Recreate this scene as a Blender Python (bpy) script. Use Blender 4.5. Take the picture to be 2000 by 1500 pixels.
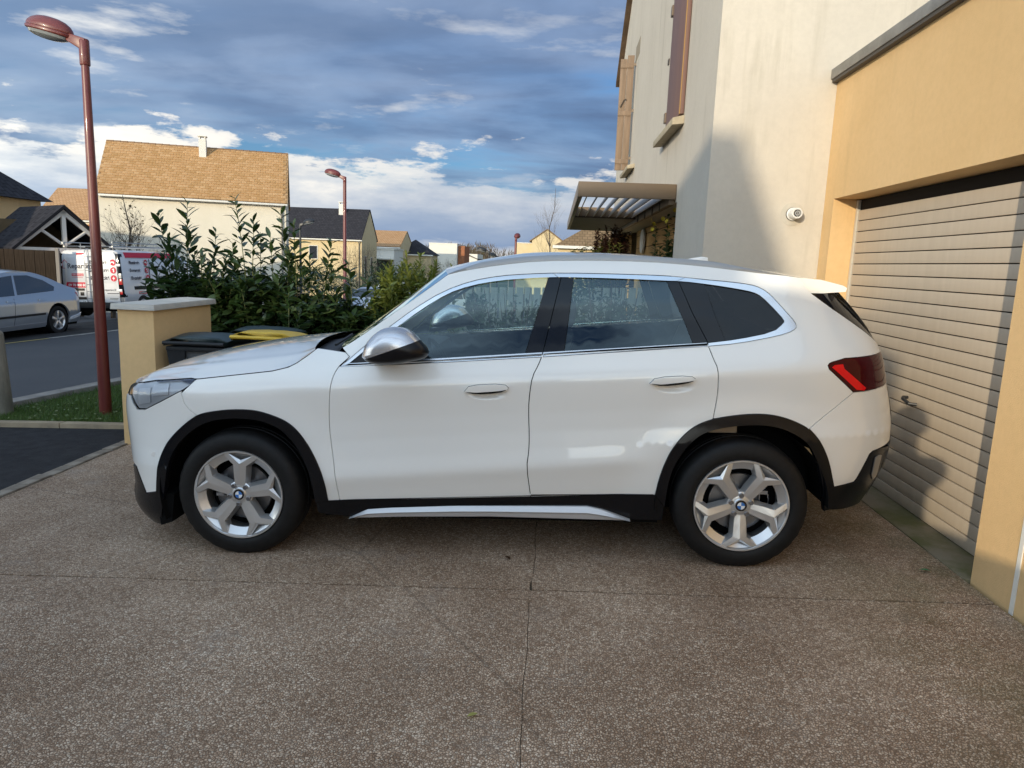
import bpy, bmesh, math, random
import numpy as np
from mathutils import Vector, Matrix, noise as mnoise
from mathutils.geometry import delaunay_2d_cdt

for o in list(bpy.data.objects): bpy.data.objects.remove(o)
scn = bpy.context.scene
COL = scn.collection
R = math.radians

# ------------------------------------------------------------------ camera
cd = bpy.data.cameras.new('camera'); cam = bpy.data.objects.new('camera', cd); COL.objects.link(cam)
PITCH, ROLL, YAW, CAMH = math.atan(236/1387.), R(2.2), R(3.1), 1.545
F_ = Vector((-math.sin(YAW)*math.cos(PITCH), math.cos(YAW)*math.cos(PITCH), -math.sin(PITCH)))
R_ = Vector((math.cos(YAW), math.sin(YAW), 0)); U_ = R_.cross(F_)
c_, s_ = math.cos(ROLL), math.sin(ROLL)
R2, U2 = R_*c_ + U_*s_, U_*c_ - R_*s_
M = Matrix((R2, U2, -F_)).transposed().to_4x4(); M.translation = (0, 0, CAMH)
cam.matrix_world = M
cd.sensor_width = 36; cd.lens = 1387/2000*36; cd.clip_start = .02; cd.clip_end = 3000
scn.camera = cam

# ------------------------------------------------------------------ sky and sun
SUN_AZ, SUN_EL = R(25.5), R(10)          # light travels towards +Y, turned to +X
SKY_STRENGTH, SUN_STRENGTH, EXPOSURE = 0.10, 2.6, 0.42
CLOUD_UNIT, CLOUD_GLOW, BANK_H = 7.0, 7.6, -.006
w = bpy.data.worlds.new('World'); scn.world = w; w.use_nodes = True
nt = w.node_tree; nt.nodes.clear()
def N(tree, kind, **kw):
    n = tree.nodes.new(kind)
    for k, v in kw.items():
        if k.startswith('i_'):
            key = k[2:]; key = int(key) if key.isdigit() else key
            n.inputs[key].default_value = v
        else: setattr(n, k, v)
    return n
def link(tree, a, b): tree.links.new(a, b)
def ramp(tree, fac, stops, interp='LINEAR'):
    n = N(tree, 'ShaderNodeValToRGB'); cr = n.color_ramp; cr.interpolation = interp
    while len(cr.elements) < len(stops): cr.elements.new(.5)
    for e, (p, c) in zip(cr.elements, stops):
        e.position = p; e.color = (c, c, c, 1) if isinstance(c, (int, float)) else (*c, 1)
    link(tree, fac, n.inputs[0]); return n.outputs[0]
def mth(tree, op, a, b=None, clamp=False):
    n = N(tree, 'ShaderNodeMath', operation=op, use_clamp=clamp)
    for i, v in enumerate((a, b)):
        if v is None: continue
        if isinstance(v, (int, float)): n.inputs[i].default_value = v
        else: link(tree, v, n.inputs[i])
    return n.outputs[0]
def mixc(tree, fac, a, b, mode='MIX'):
    n = N(tree, 'ShaderNodeMix', data_type='RGBA', blend_type=mode)
    for i, v in ((0, fac), (6, a), (7, b)):
        if isinstance(v, (int, float)): n.inputs[i].default_value = v
        elif isinstance(v, tuple): n.inputs[i].default_value = (*v, 1)
        else: link(tree, v, n.inputs[i])
    return n.outputs[2]

def val(tree, v_):
    n = N(tree, 'ShaderNodeValue'); n.outputs[0].default_value = v_; return n.outputs[0]
def rgb(tree, c):
    n = N(tree, 'ShaderNodeRGB'); n.outputs[0].default_value = (*c, 1); return n.outputs[0]

sky = N(nt, 'ShaderNodeTexSky', sky_type='NISHITA', sun_disc=False)
sky.sun_elevation = SUN_EL; sky.sun_rotation = math.pi + SUN_AZ   # the sun stands behind the camera, to the left
sky.altitude = 100; sky.air_density = 1.0; sky.dust_density = .6; sky.ozone_density = 2.2
tc = N(nt, 'ShaderNodeTexCoord')
sep = N(nt, 'ShaderNodeSeparateXYZ'); link(nt, tc.outputs['Generated'], sep.inputs[0])
# clouds are drawn on a flat ceiling far overhead: direction / height
zc = mth(nt, 'MAXIMUM', sep.outputs[2], 0.0)
den = mth(nt, 'ADD', zc, .13)
px = mth(nt, 'DIVIDE', sep.outputs[0], den); py = mth(nt, 'DIVIDE', sep.outputs[1], den)
cmb = N(nt, 'ShaderNodeCombineXYZ'); link(nt, px, cmb.inputs[0]); link(nt, py, cmb.inputs[1])
def cloudnoise(scale, off, detail=8, rough=.55, dist=.0):
    mp = N(nt, 'ShaderNodeMapping'); mp.inputs['Location'].default_value = off
    mp.inputs['Scale'].default_value = scale; link(nt, cmb.outputs[0], mp.inputs[0])
    n = N(nt, 'ShaderNodeTexNoise', noise_dimensions='3D')
    n.inputs['Scale'].default_value = 1.0; n.inputs['Detail'].default_value = detail
    n.inputs['Roughness'].default_value = rough; n.inputs['Distortion'].default_value = dist
    link(nt, mp.outputs[0], n.inputs['Vector']); return n.outputs[0]
az = N(nt, 'ShaderNodeMath', operation='ARCTAN2'); link(nt, sep.outputs[0], az.inputs[0]); link(nt, sep.outputs[1], az.inputs[1])
def bandnoise(ka, kz, seed, detail=7, rough=.58):
    c = N(nt, 'ShaderNodeCombineXYZ'); link(nt, mth(nt, 'MULTIPLY', az.outputs[0], ka), c.inputs[0])
    link(nt, mth(nt, 'MULTIPLY', sep.outputs[2], kz), c.inputs[1]); c.inputs[2].default_value = seed
    n = N(nt, 'ShaderNodeTexNoise'); n.inputs['Scale'].default_value = 1; n.inputs['Detail'].default_value = detail
    n.inputs['Roughness'].default_value = rough; link(nt, c.outputs[0], n.inputs['Vector']); return n.outputs[0]
z_ = sep.outputs[2]
# forward scatter: cloud near the low sun is brighter than cloud opposite it
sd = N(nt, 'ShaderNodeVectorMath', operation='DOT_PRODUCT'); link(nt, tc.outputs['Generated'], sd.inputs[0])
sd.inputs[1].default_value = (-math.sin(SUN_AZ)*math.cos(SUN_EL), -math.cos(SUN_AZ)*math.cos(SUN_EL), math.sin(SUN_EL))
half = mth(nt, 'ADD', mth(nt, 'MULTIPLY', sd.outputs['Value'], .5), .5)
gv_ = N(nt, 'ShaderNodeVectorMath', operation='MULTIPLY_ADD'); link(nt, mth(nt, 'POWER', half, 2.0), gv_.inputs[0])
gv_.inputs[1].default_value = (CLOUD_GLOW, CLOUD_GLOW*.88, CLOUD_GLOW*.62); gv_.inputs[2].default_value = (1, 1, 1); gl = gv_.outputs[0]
def scale_col(col, f):
    n = N(nt, 'ShaderNodeVectorMath', operation='MULTIPLY'); link(nt, col, n.inputs[0]); link(nt, f, n.inputs[1]); return n.outputs[0]
base = N(nt, 'ShaderNodeVectorMath', operation='MULTIPLY'); link(nt, sky.outputs[0], base.inputs[0])
base.inputs[1].default_value = (.50, .70, .98)
# (a) broken grey-blue stratocumulus overhead
n1 = cloudnoise((.52, .95, 1), (52.7, 33.1, 5), 8, .56, .3)
n2 = cloudnoise((1.6, 2.0, 1), (9.3, 1.2, 4), 6, .50, .2)
cov = mth(nt, 'ADD', n1, mth(nt, 'MULTIPLY', n2, .28))
strato = ramp(nt, cov, [(.50, 0), (.60, .6), (.72, .95)])
shade = ramp(nt, mth(nt, 'ADD', mth(nt, 'MULTIPLY', n1, .6), mth(nt, 'MULTIPLY', n2, .55)),
             [(.42, (.56, .62, .73)), (.52, (.30, .39, .57)), (.62, (.17, .25, .42)), (.76, (.105, .18, .34))])
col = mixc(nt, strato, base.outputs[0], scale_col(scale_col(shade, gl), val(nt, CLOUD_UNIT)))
# (b) bright cumulus bank above the horizon, grey underneath
b1 = bandnoise(3.2, 3.0, 2.3, 3, .5); b2 = bandnoise(15, 30, 7.1, 9, .62)
top = mth(nt, 'ADD', mth(nt, 'MULTIPLY', b1, .20), mth(nt, 'ADD', mth(nt, 'MULTIPLY', b2, .085), BANK_H))
v = mth(nt, 'DIVIDE', z_, top)
b3 = bandnoise(6, 26, 4.4, 8, .6)
bank = ramp(nt, mth(nt, 'ADD', v, mth(nt, 'MULTIPLY', mth(nt, 'SUBTRACT', b3, .5), -1.5)), [(.62, 1), (.90, .78), (1.12, 0)])
vv = mth(nt, 'ADD', v, mth(nt, 'MULTIPLY', mth(nt, 'SUBTRACT', b3, .5), .75))
bcol = ramp(nt, vv, [(.0, (.66, .67, .70)), (.06, (.55, .60, .69)), (.16, (.27, .37, .56)), (.40, (.36, .45, .61)), (.66, (.62, .67, .75)), (.86, (.90, .89, .87)), (1., (.95, .92, .88))])
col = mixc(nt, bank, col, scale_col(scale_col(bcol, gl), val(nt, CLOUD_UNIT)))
# (c) a few small white shreds
n5 = bandnoise(5, 22, 12.7, 8, .58)
shred = ramp(nt, n5, [(.58, 0), (.74, .7)])
shred = mth(nt, 'MULTIPLY', shred, ramp(nt, z_, [(.04, 0), (.12, 1), (.26, 1), (.36, 0)]))
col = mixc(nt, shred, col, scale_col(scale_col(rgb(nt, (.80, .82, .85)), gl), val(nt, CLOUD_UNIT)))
bgn = N(nt, 'ShaderNodeBackground'); link(nt, col, bgn.inputs[0]); bgn.inputs[1].default_value = SKY_STRENGTH
wo = N(nt, 'ShaderNodeOutputWorld'); link(nt, bgn.outputs[0], wo.inputs[0])

sl = bpy.data.lights.new('sun', 'SUN'); sl.energy = SUN_STRENGTH; sl.angle = R(.53); sl.color = (1, .85, .62)
so = bpy.data.objects.new('sun', sl); COL.objects.link(so)
so.rotation_euler = Vector((math.sin(SUN_AZ)*math.cos(SUN_EL), math.cos(SUN_AZ)*math.cos(SUN_EL), -math.sin(SUN_EL))).to_track_quat('-Z', 'Y').to_euler()
so.location = (-30, -60, 40)
vs = scn.view_settings; vs.view_transform = 'Standard'; vs.look = 'None'; vs.gamma = 1; vs.use_curve_mapping = False; vs.exposure = EXPOSURE
cy_ = scn.cycles
cy_.max_bounces = 8; cy_.transparent_max_bounces = 16; cy_.caustics_reflective = False; cy_.caustics_refractive = False
cy_.use_denoising = True; cy_.sample_clamp_indirect = 6

# ------------------------------------------------------------------ helpers
def mat(name, col=(.5, .5, .5), rough=.5, metal=0., coat=0., spec=None, **kw):
    if spec is None: spec = .5 if rough < .45 else .3 if rough < .75 else .12
    m = bpy.data.materials.new(name); m.use_nodes = True
    b = m.node_tree.nodes['Principled BSDF']
    b.inputs['Base Color'].default_value = (*col, 1); b.inputs['Roughness'].default_value = rough
    b.inputs['Metallic'].default_value = metal; b.inputs['Coat Weight'].default_value = coat
    b.inputs['Coat Roughness'].default_value = .03; b.inputs['Specular IOR Level'].default_value = spec
    for k, v_ in kw.items(): b.inputs[k].default_value = v_
    return m
def bsdf(m): return m.node_tree.nodes['Principled BSDF']
def objcoord(m):
    t = N(m.node_tree, 'ShaderNodeTexCoord'); return t.outputs['Object']
def nz(m, vec, scale, detail=4, rough=.5, sc=None):
    t = m.node_tree
    if sc:
        mp = N(t, 'ShaderNodeMapping'); mp.inputs['Scale'].default_value = sc; link(t, vec, mp.inputs[0]); vec = mp.outputs[0]
    n = N(t, 'ShaderNodeTexNoise'); n.inputs['Scale'].default_value = scale; n.inputs['Detail'].default_value = detail
    n.inputs['Roughness'].default_value = rough; link(t, vec, n.inputs['Vector']); return n.outputs[0]
def bump(m, h, dist=.005, strength=1.):
    b = N(m.node_tree, 'ShaderNodeBump'); b.inputs['Distance'].default_value = dist; b.inputs['Strength'].default_value = strength
    link(m.node_tree, h, b.inputs['Height']); link(m.node_tree, b.outputs[0], bsdf(m).inputs['Normal']); return b
def setcol(m, c): link(m.node_tree, c, bsdf(m).inputs['Base Color'])
def mottled(name, c1, c2, scale, rough=.8, bscale=None, bdist=.003, detail=5, sc=None, lo=.35, hi=.65, **kw):
    m = mat(name, c1, rough, **kw); v_ = objcoord(m)
    n = nz(m, v_, scale, detail, .6, sc)
    setcol(m, ramp(m.node_tree, n, [(lo, c1), (hi, c2)]))
    if bscale: bump(m, nz(m, v_, bscale, 4), bdist)
    return m
def add(name, verts, faces, m=None, parent=None, smooth=False, loc=None, rot=None):
    me = bpy.data.meshes.new(name); me.from_pydata([tuple(v_) for v_ in verts], [], faces); me.update()
    if smooth: me.polygons.foreach_set('use_smooth', [True]*len(me.polygons))
    if m: me.materials.append(m)
    o = bpy.data.objects.new(name, me); COL.objects.link(o)
    if parent: o.parent = parent
    if loc is not None: o.location = loc
    if rot is not None: o.rotation_euler = rot
    return o
def inst(name, me, parent=None, loc=(0, 0, 0), rot=(0, 0, 0), scale=(1, 1, 1)):
    o = bpy.data.objects.new(name, me); COL.objects.link(o); o.parent = parent
    o.location = loc; o.rotation_euler = rot; o.scale = scale; return o
def empty(name, label, cat, loc=(0, 0, 0), rot=(0, 0, 0), group=None):
    o = bpy.data.objects.new(name, None); COL.objects.link(o); o.location = loc; o.rotation_euler = rot; o.empty_display_size = .2
    return tag(o, label, cat, group)
def tag(o, label, cat, group=None):
    o['label'] = label; o['category'] = cat
    if group: o['group'] = group
    return o
def struct(o): o['kind'] = 'structure'; return o
def stuff(o): o['kind'] = 'stuff'; return o
class MB:
    """collects boxes, tubes, prisms into one mesh"""
    def __init__(s): s.v = []; s.f = []
    def put(s, vs_, fs): b = len(s.v); s.v += [tuple(x) for x in vs_]; s.f += [tuple(i+b for i in f) for f in fs]; return s
    def box(s, x0, x1, y0, y1, z0, z1):
        return s.put([(x0,y0,z0),(x1,y0,z0),(x1,y1,z0),(x0,y1,z0),(x0,y0,z1),(x1,y0,z1),(x1,y1,z1),(x0,y1,z1)],
                     [(0,3,2,1),(4,5,6,7),(0,1,5,4),(1,2,6,5),(2,3,7,6),(3,0,4,7)])
    def hexa(s, p): return s.put(p, [(0,3,2,1),(4,5,6,7),(0,1,5,4),(1,2,6,5),(2,3,7,6),(3,0,4,7)])
    def tube(s, pts, r, n=10, cap=True):
        pts = [Vector(p) for p in pts]; k = len(pts); rs = r if isinstance(r, (list, tuple)) else [r]*k
        vs_ = []; 
        for i, p in enumerate(pts):
            d = (pts[min(i+1, k-1)]-pts[max(i-1, 0)]).normalized()
            a = d.orthogonal().normalized() if i == 0 else (a - d*a.dot(d)).normalized()
            b = d.cross(a)
            for j in range(n):
                t = 2*math.pi*j/n; vs_.append(p + (a*math.cos(t)+b*math.sin(t))*rs[i])
        fs = [(i*n+j, i*n+(j+1) % n, (i+1)*n+(j+1) % n, (i+1)*n+j) for i in range(k-1) for j in range(n)]
        if cap: fs += [tuple(range(n-1, -1, -1)), tuple((k-1)*n+j for j in range(n))]
        return s.put(vs_, fs)
    def prism(s, poly, y0, y1):
        """poly = (x, z) list, extruded along y"""
        n = len(poly)
        return s.put([(x, y0, z) for x, z in poly]+[(x, y1, z) for x, z in poly],
                     [tuple(range(n)), tuple(range(2*n-1, n-1, -1))]+[(i, n+i, n+(i+1) % n, (i+1) % n) for i in range(n)])
    def lathe(s, prof, n=24, ax='z', c=(0, 0, 0)):
        """prof = (r, h) list"""
        vs_ = []
        for r_, h_ in prof:
            for j in range(n):
                t = 2*math.pi*j/n; a, b = r_*math.cos(t), r_*math.sin(t)
                p = (a, b, h_) if ax == 'z' else (a, h_, b) if ax == 'y' else (h_, a, b)
                vs_.append((p[0]+c[0], p[1]+c[1], p[2]+c[2]))
        k = len(prof)
        fs = [(i*n+j, i*n+(j+1) % n, (i+1)*n+(j+1) % n, (i+1)*n+j) for i in range(k-1) for j in range(n)]
        return s.put(vs_, fs)
    def build(s, name, m=None, parent=None, smooth=False, bevel=0, fix=True, seg=2, loc=None, rot=None, angle=40):
        o = add(name, s.v, s.f, m, parent, smooth, loc, rot)
        bm = bmesh.new(); bm.from_mesh(o.data)
        if fix: bmesh.ops.recalc_face_normals(bm, faces=bm.faces)
        if bevel:
            es = [e for e in bm.edges if len(e.link_faces) == 2 and e.calc_face_angle(0) > R(30)]
            bmesh.ops.bevel(bm, geom=es, offset=bevel, segments=seg, affect='EDGES', profile=.6, clamp_overlap=True)
        bm.to_mesh(o.data); bm.free()
        if smooth or bevel:
            o.data.polygons.foreach_set('use_smooth', [True]*len(o.data.polygons))
            o.data.set_sharp_from_angle(angle=R(angle))
        return o
def box(name, x0, x1, y0, y1, z0, z1, m, parent=None, bevel=0): return MB().box(x0, x1, y0, y1, z0, z1).build(name, m, parent, bevel=bevel)
# ------------------------------------------------------------------ ground
def gz(x, y=0): return .035*(min(max(x, -16), 2.2)-1.05)-.08*min(max(y-20, 0), 25)
def sheet(name, poly, m, dz=0., step=None, parent=None, thick=0):
    """flat polygon draped on the sloping ground, cut at the slope's breaks"""
    bm = bmesh.new(); vs_ = [bm.verts.new((x, y, 0)) for x, y in poly]; bm.faces.new(vs_)
    for co, no in (((-16, 0, 0), (1, 0, 0)), ((2.2, 0, 0), (1, 0, 0)), ((0, 20, 0), (0, 1, 0)), ((0, 45, 0), (0, 1, 0))):
        bmesh.ops.bisect_plane(bm, geom=bm.verts[:]+bm.edges[:]+bm.faces[:], plane_co=co, plane_no=no)
    if thick:
        r_ = bmesh.ops.extrude_face_region(bm, geom=bm.faces[:])
        for v_ in [q for q in r_['geom'] if isinstance(q, bmesh.types.BMVert)]: v_.co.z += thick
    bmesh.ops.recalc_face_normals(bm, faces=bm.faces)
    for v_ in bm.verts: v_.co.z += gz(v_.co.x, v_.co.y)+dz
    if not thick:
        for f in bm.faces:
            f.normal_update()
            if f.normal.z < 0: f.normal_flip()
    me = bpy.data.meshes.new(name); bm.to_mesh(me); bm.free(); me.materials.append(m)
    o = bpy.data.objects.new(name, me); COL.objects.link(o); o.parent = parent
    return o
soil = mottled('field_grass', (.05, .075, .03), (.10, .11, .05), .3, .95)
struct(sheet('ground', [(-600, -250), (600, -250), (600, 900), (-600, 900)], soil, -.03))

# exposed aggregate: pebbles set in a brown mortar
agg = mat('exposed_aggregate', rough=.72, spec=.22); t = agg.node_tree; oc = objcoord(agg)
wn = N(t, 'ShaderNodeTexNoise'); wn.inputs['Scale'].default_value = 60; link(t, oc, wn.inputs['Vector'])
vx = mixc(t, .012, oc, wn.outputs['Color'], 'ADD')
vo = N(t, 'ShaderNodeTexVoronoi', feature='F1'); vo.inputs['Scale'].default_value = 100; vo.inputs['Randomness'].default_value = 1; link(t, vx, vo.inputs['Vector'])
ve = N(t, 'ShaderNodeTexVoronoi', feature='DISTANCE_TO_EDGE'); ve.inputs['Scale'].default_value = 100; link(t, vx, ve.inputs['Vector'])
sx = N(t, 'ShaderNodeSeparateColor'); link(t, vo.outputs['Color'], sx.inputs[0])
peb = ramp(t, sx.outputs[0], [(0, (.34, .232, .158)), (.25, (.49, .355, .25)), (.5, (.60, .455, .335)), (.75, (.71, .56, .425)), (.92, (.78, .65, .51)), (1, (.38, .30, .23))])
edge = ramp(t, ve.outputs['Distance'], [(0, 0), (.07, .25), (.19, 1)])
pc = mixc(t, edge, (.20, .135, .090), peb)
big = nz(agg, oc, .9, 5, .6); pc = mixc(t, ramp(t, big, [(.36, .8), (.60, 0)]), pc, mixc(t, 1., pc, (.60, .54, .49), 'MULTIPLY'))
vcr = N(t, 'ShaderNodeTexVoronoi', feature='DISTANCE_TO_EDGE'); vcr.inputs['Scale'].default_value = .36; link(t, mixc(t, .22, oc, N(t, 'ShaderNodeTexNoise', i_Scale=1.6, i_Detail=6).outputs['Color'], 'ADD'), vcr.inputs['Vector'])
pc = mixc(t, ramp(t, vcr.outputs['Distance'], [(0, .40), (.0015, .22), (.004, 0)]), pc, (.075, .055, .042))
st2 = nz(agg, oc, 3.1, 6, .7); pc = mixc(t, ramp(t, st2, [(.56, 0), (.72, .35)]), pc, (.30, .27, .24))
geo = N(t, 'ShaderNodeSeparateXYZ'); link(t, oc, geo.inputs[0])
moss = mth(t, 'MULTIPLY', ramp(t, geo.outputs[0], [(.0, 0), (1, 1)]), ramp(t, nz(agg, oc, 2.2, 5, .65), [(.45, 0), (.6, 1)]))
mossx = N(t, 'ShaderNodeMapRange'); link(t, geo.outputs[0], mossx.inputs[0]); mossx.inputs[1].default_value = 1.2; mossx.inputs[2].default_value = 2.15
pc = mixc(t, mth(t, 'MULTIPLY', mth(t, 'MULTIPLY', mossx.outputs[0], ramp(t, nz(agg, oc, 2.2, 5, .65), [(.42, 0), (.6, 1)])), .55), pc, (.10, .10, .035))
setcol(agg, pc)
link(t, ramp(t, sx.outputs[1], [(0, .45), (1, .85)]), bsdf(agg).inputs['Roughness'])
hgt = mth(t, 'ADD', mth(t, 'MULTIPLY', ramp(t, ve.outputs['Distance'], [(0, 0), (.18, .7), (.5, 1)]), ramp(t, sx.outputs[2], [(0, .55), (1, 1)])), mth(t, 'MULTIPLY', nz(agg, oc, 300, 2), .12))
bump(agg, hgt, .0040, 1.0)
dw = empty('driveway', 'x', 'x'); del dw['label'], dw['category']; struct(dw)
for (x0, x1, y0, y1) in ((-3.70, -.0425, -8, 3.275), (-.0395, 2.155, -8, 3.275), (-3.70, -.0425, 3.285, 8.6), (-.0395, 2.155, 3.285, 12.5)):
    wob = lambda a, k: .006*(mnoise.noise(Vector((a*2.3, k, 0)))+.6*mnoise.noise(Vector((a*9., k, 3))))
    ring_ = []
    ring_ += [(x, y0+wob(x, 1.5)*(y0 > 0)) for x in np.linspace(x0, x1, 60)[:-1]]
    ring_ += [(x1+(wob(y, 7.5)*2 if x1 < 0 else 0), y) for y in np.linspace(y0, y1, 90)[:-1]]
    ring_ += [(x, y1+wob(x, 1.5)*(y1 < 4)) for x in np.linspace(x1, x0, 60)[:-1]]
    ring_ += [(x0+(wob(y, 7.5)*2 if x0 > -1 else 0), y) for y in np.linspace(y1, y0, 90)[:-1]]
    sheet('slab', ring_, agg, -.05, parent=dw, thick=.05)
sheet('joint_bed', [(-3.70, -8), (2.15, -8), (2.15, 12), (-3.70, 12)], mat('joint_dirt', (.07, .055, .04), 1.), -.004, parent=dw)
tarmac = mottled('tarmac_new', (.022, .022, .024), (.034, .034, .037), 9, .85, 220, .003)
t = tarmac.node_tree
struct(sheet('pavement', [(-14, -9), (-3.81, -9), (-3.81, 6.46), (-14, 6.46)], tarmac, .0))
asph = mat('street_asphalt', rough=.88); t = asph.node_tree; oc = objcoord(asph)
ac = ramp(t, nz(asph, oc, 140, 3, .6), [(.3, (.060, .062, .068)), (.7, (.098, .100, .108))])
ac = mixc(t, ramp(t, nz(asph, oc, .7, 5, .6), [(.4, 0), (.65, .5)]), ac, (.10, .10, .105))
setcol(asph, ac); bump(asph, nz(asph, oc, 180, 3), .003)
rd = (.150, .9887)                                       # direction of the street
def rp(x0, y0, y): return x0+(y-y0)*rd[0]/rd[1]
KX = lambda y: rp(-6.02, 7.55, y)
struct(sheet('road', [(-60, 6.47), (KX(6.47)-.02, 6.47), (KX(60), 60), (-60, 60)], asph, .002))
bay = mottled('parking_asphalt', (.030, .030, .032), (.055, .054, .053), 2.5, .9, 120, .003)
BX = lambda y: rp(-10.84, 13.55, y)
struct(sheet('parking_bay', [(BX(9)-2.6, 9), (BX(9), 9), (BX(34), 34), (BX(34)-2.6, 34)], bay, .006))
line_y = mottled('worn_yellow_paint', (.45, .36, .12), (.34, .29, .15), 18, .8)
line_w = mottled('worn_white_paint', (.42, .40, .36), (.22, .21, .20), 6, .85)
struct(sheet('yellow_line', [(KX(7.75)-.27, 7.75), (KX(7.75)-.15, 7.75), (KX(26)-.15, 26), (KX(26)-.27, 26)], line_y, .007))
struct(sheet('bay_line', [(BX(12), 12), (BX(12)+.10, 12), (BX(14.4)+.10, 14.4), (BX(14.4), 14.4)], line_y, .010))
struct(sheet('bay_line', [(BX(14.45)-.05, 14.45), (BX(14.45)+.12, 14.45), (BX(33)+.12, 33), (BX(33)-.05, 33)], line_w, .010))
# kerb stones between grass and street, setts between drive and pavement, edging of the grass
kerb_m = mottled('kerb_concrete', (.20, .185, .17), (.30, .275, .25), 5, .9, 60, .002)
sett_m = mottled('sett_stone', (.15, .125, .10), (.29, .25, .205), 7, .85, 70, .003)
edge_m = mottled('edging_stone', (.26, .21, .15), (.36, .29, .20), 6, .9, 60, .003)
kb = struct(bpy.data.objects.new('kerb', None)); COL.objects.link(kb)
km = MB().box(-.11, .11, -.495, .495, -.12, .075).build('kerb_stone', kerb_m, kb, bevel=.012)
ang = -math.atan2(rd[0], rd[1])
for i in range(24):
    y = 7.65+i*1.0*rd[1]; o = km if i == 0 else inst('kerb_stone', km.data, kb)
    o.location = (KX(y)+.08, y, gz(KX(y), y)+random.Random(i).uniform(-.004, .004)); o.rotation_euler = (0, -.035, ang)
ch = struct(bpy.data.objects.new('channel', None)); COL.objects.link(ch)
sm = []
for k in range(4):
    rr = random.Random(k+4); m_ = MB().hexa([(-.052+rr.uniform(-.004, .004), -.118, -.08), (.052, -.118, -.08), (.052, .118, -.08), (-.052, .118, -.08), (-.050, -.117, .012), (.050+rr.uniform(-.004, .004), -.115, .014), (.050, .117, .010), (-.050+rr.uniform(-.004, .004), .116, .012)])
    o = m_.build('sett', sett_m, ch, bevel=.006); sm.append(o.data); o.location = (-3.755, -4+.245*k, gz(-3.755))
for i in range(4, 52):
    rr = random.Random(i); inst('sett', sm[i % 4], ch, (-3.755+rr.uniform(-.004, .004), -4+.245*i, gz(-3.755)+rr.uniform(-.003, .003)), (rr.uniform(-.02, .02), -.035+rr.uniform(-.03, .03), rr.uniform(-.02, .02)))
ge = struct(bpy.data.objects.new('grass_edging', None)); COL.objects.link(ge)
em = MB().box(-.495, .495, -.05, .05, -.12, .045).build('edging_stone', edge_m, ge, bevel=.010)
for i in range(4):
    o = em if i == 0 else inst('edging_stone', em.data, ge); x = -4.25-i*1.0
    o.location = (x, 6.52+.01*(i % 2), gz(x)); o.rotation_euler = (0, -.035, .01*(i % 3-1))
# lawn: blades as geometry
struct(sheet('verge', [(KX(6.58)+.2, 6.58), (-3.74, 6.58), (-3.0, 13), (KX(13)+.2, 13)], mottled('verge_soil', (.030, .045, .014), (.055, .075, .022), 6, 1.), .012))
rng = random.Random(5); gv, gf = [], []
for i in range(26000):
    y = 6.58+6.0*rng.random()**1.6; x = rng.uniform(KX(y)+.19, -3.72)
    if y > 7.0 and x > -3.75: continue
    h = rng.uniform(.02, .07)*(1.3 if rng.random() < .2 else 1); a = rng.uniform(0, 6.28); wv = .0035*rng.uniform(.7, 1.6)
    lx, ly = rng.gauss(0, .5)*h, rng.gauss(0, .5)*h; z = gz(x, y)+.01
    b = len(gv); gv += [(x-wv*math.cos(a), y-wv*math.sin(a), z), (x+wv*math.cos(a), y+wv*math.sin(a), z), (x+lx, y+ly, z+h)]; gf.append((b, b+1, b+2))
def leafmat(name, cols, rough=.45, trans=.25, spec=.4):
    m = mat(name, cols[0], rough, spec=spec); t = m.node_tree; g_ = N(t, 'ShaderNodeNewGeometry')
    o_ = N(t, 'ShaderNodeObjectInfo'); rnd = mth(t, 'FRACT', mth(t, 'ADD', g_.outputs['Random Per Island'], o_.outputs['Random']))
    c = ramp(t, rnd, [(i/(len(cols)-1), q) for i, q in enumerate(cols)]); setcol(m, c)
    tr = N(t, 'ShaderNodeBsdfTranslucent'); link(t, mixc(t, 1., c, (1.3, 1.35, .7), 'MULTIPLY'), tr.inputs[0])
    mx = N(t, 'ShaderNodeMixShader'); mx.inputs[0].default_value = trans; out = [n for n in t.nodes if n.type == 'OUTPUT_MATERIAL'][0]
    link(t, bsdf(m).outputs[0], mx.inputs[1]); link(t, tr.outputs[0], mx.inputs[2]); link(t, mx.outputs[0], out.inputs[0]); return m
grass_m = leafmat('grass_blade', [(.045, .10, .018), (.075, .14, .03), (.11, .16, .05), (.05, .085, .02)], .6)
stuff(add('grass', gv, gf, grass_m))
lv, lf = [], []                                          # fallen leaves and clover on the lawn edge and pavement
for i in range(160):
    y = 6.6+1.2*rng.random()**2; x = rng.uniform(KX(y)+.3, -3.8); a = rng.uniform(0, 6.28); s = rng.uniform(.012, .028); z = gz(x)+.045+rng.uniform(0, .02)
    c, q = math.cos(a)*s, math.sin(a)*s; b = len(lv)
    lv += [(x-c, y-q, z), (x+q*.5, y-c*.5, z+.006), (x+c, y+q, z+.012*rng.random()), (x-q*.5, y+c*.5, z)]; lf.append((b, b+1, b+2, b+3))
stuff(add('weeds', lv, lf, leafmat('weed_leaf', [(.10, .17, .06), (.18, .24, .10), (.26, .27, .14)], .6)))

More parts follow.
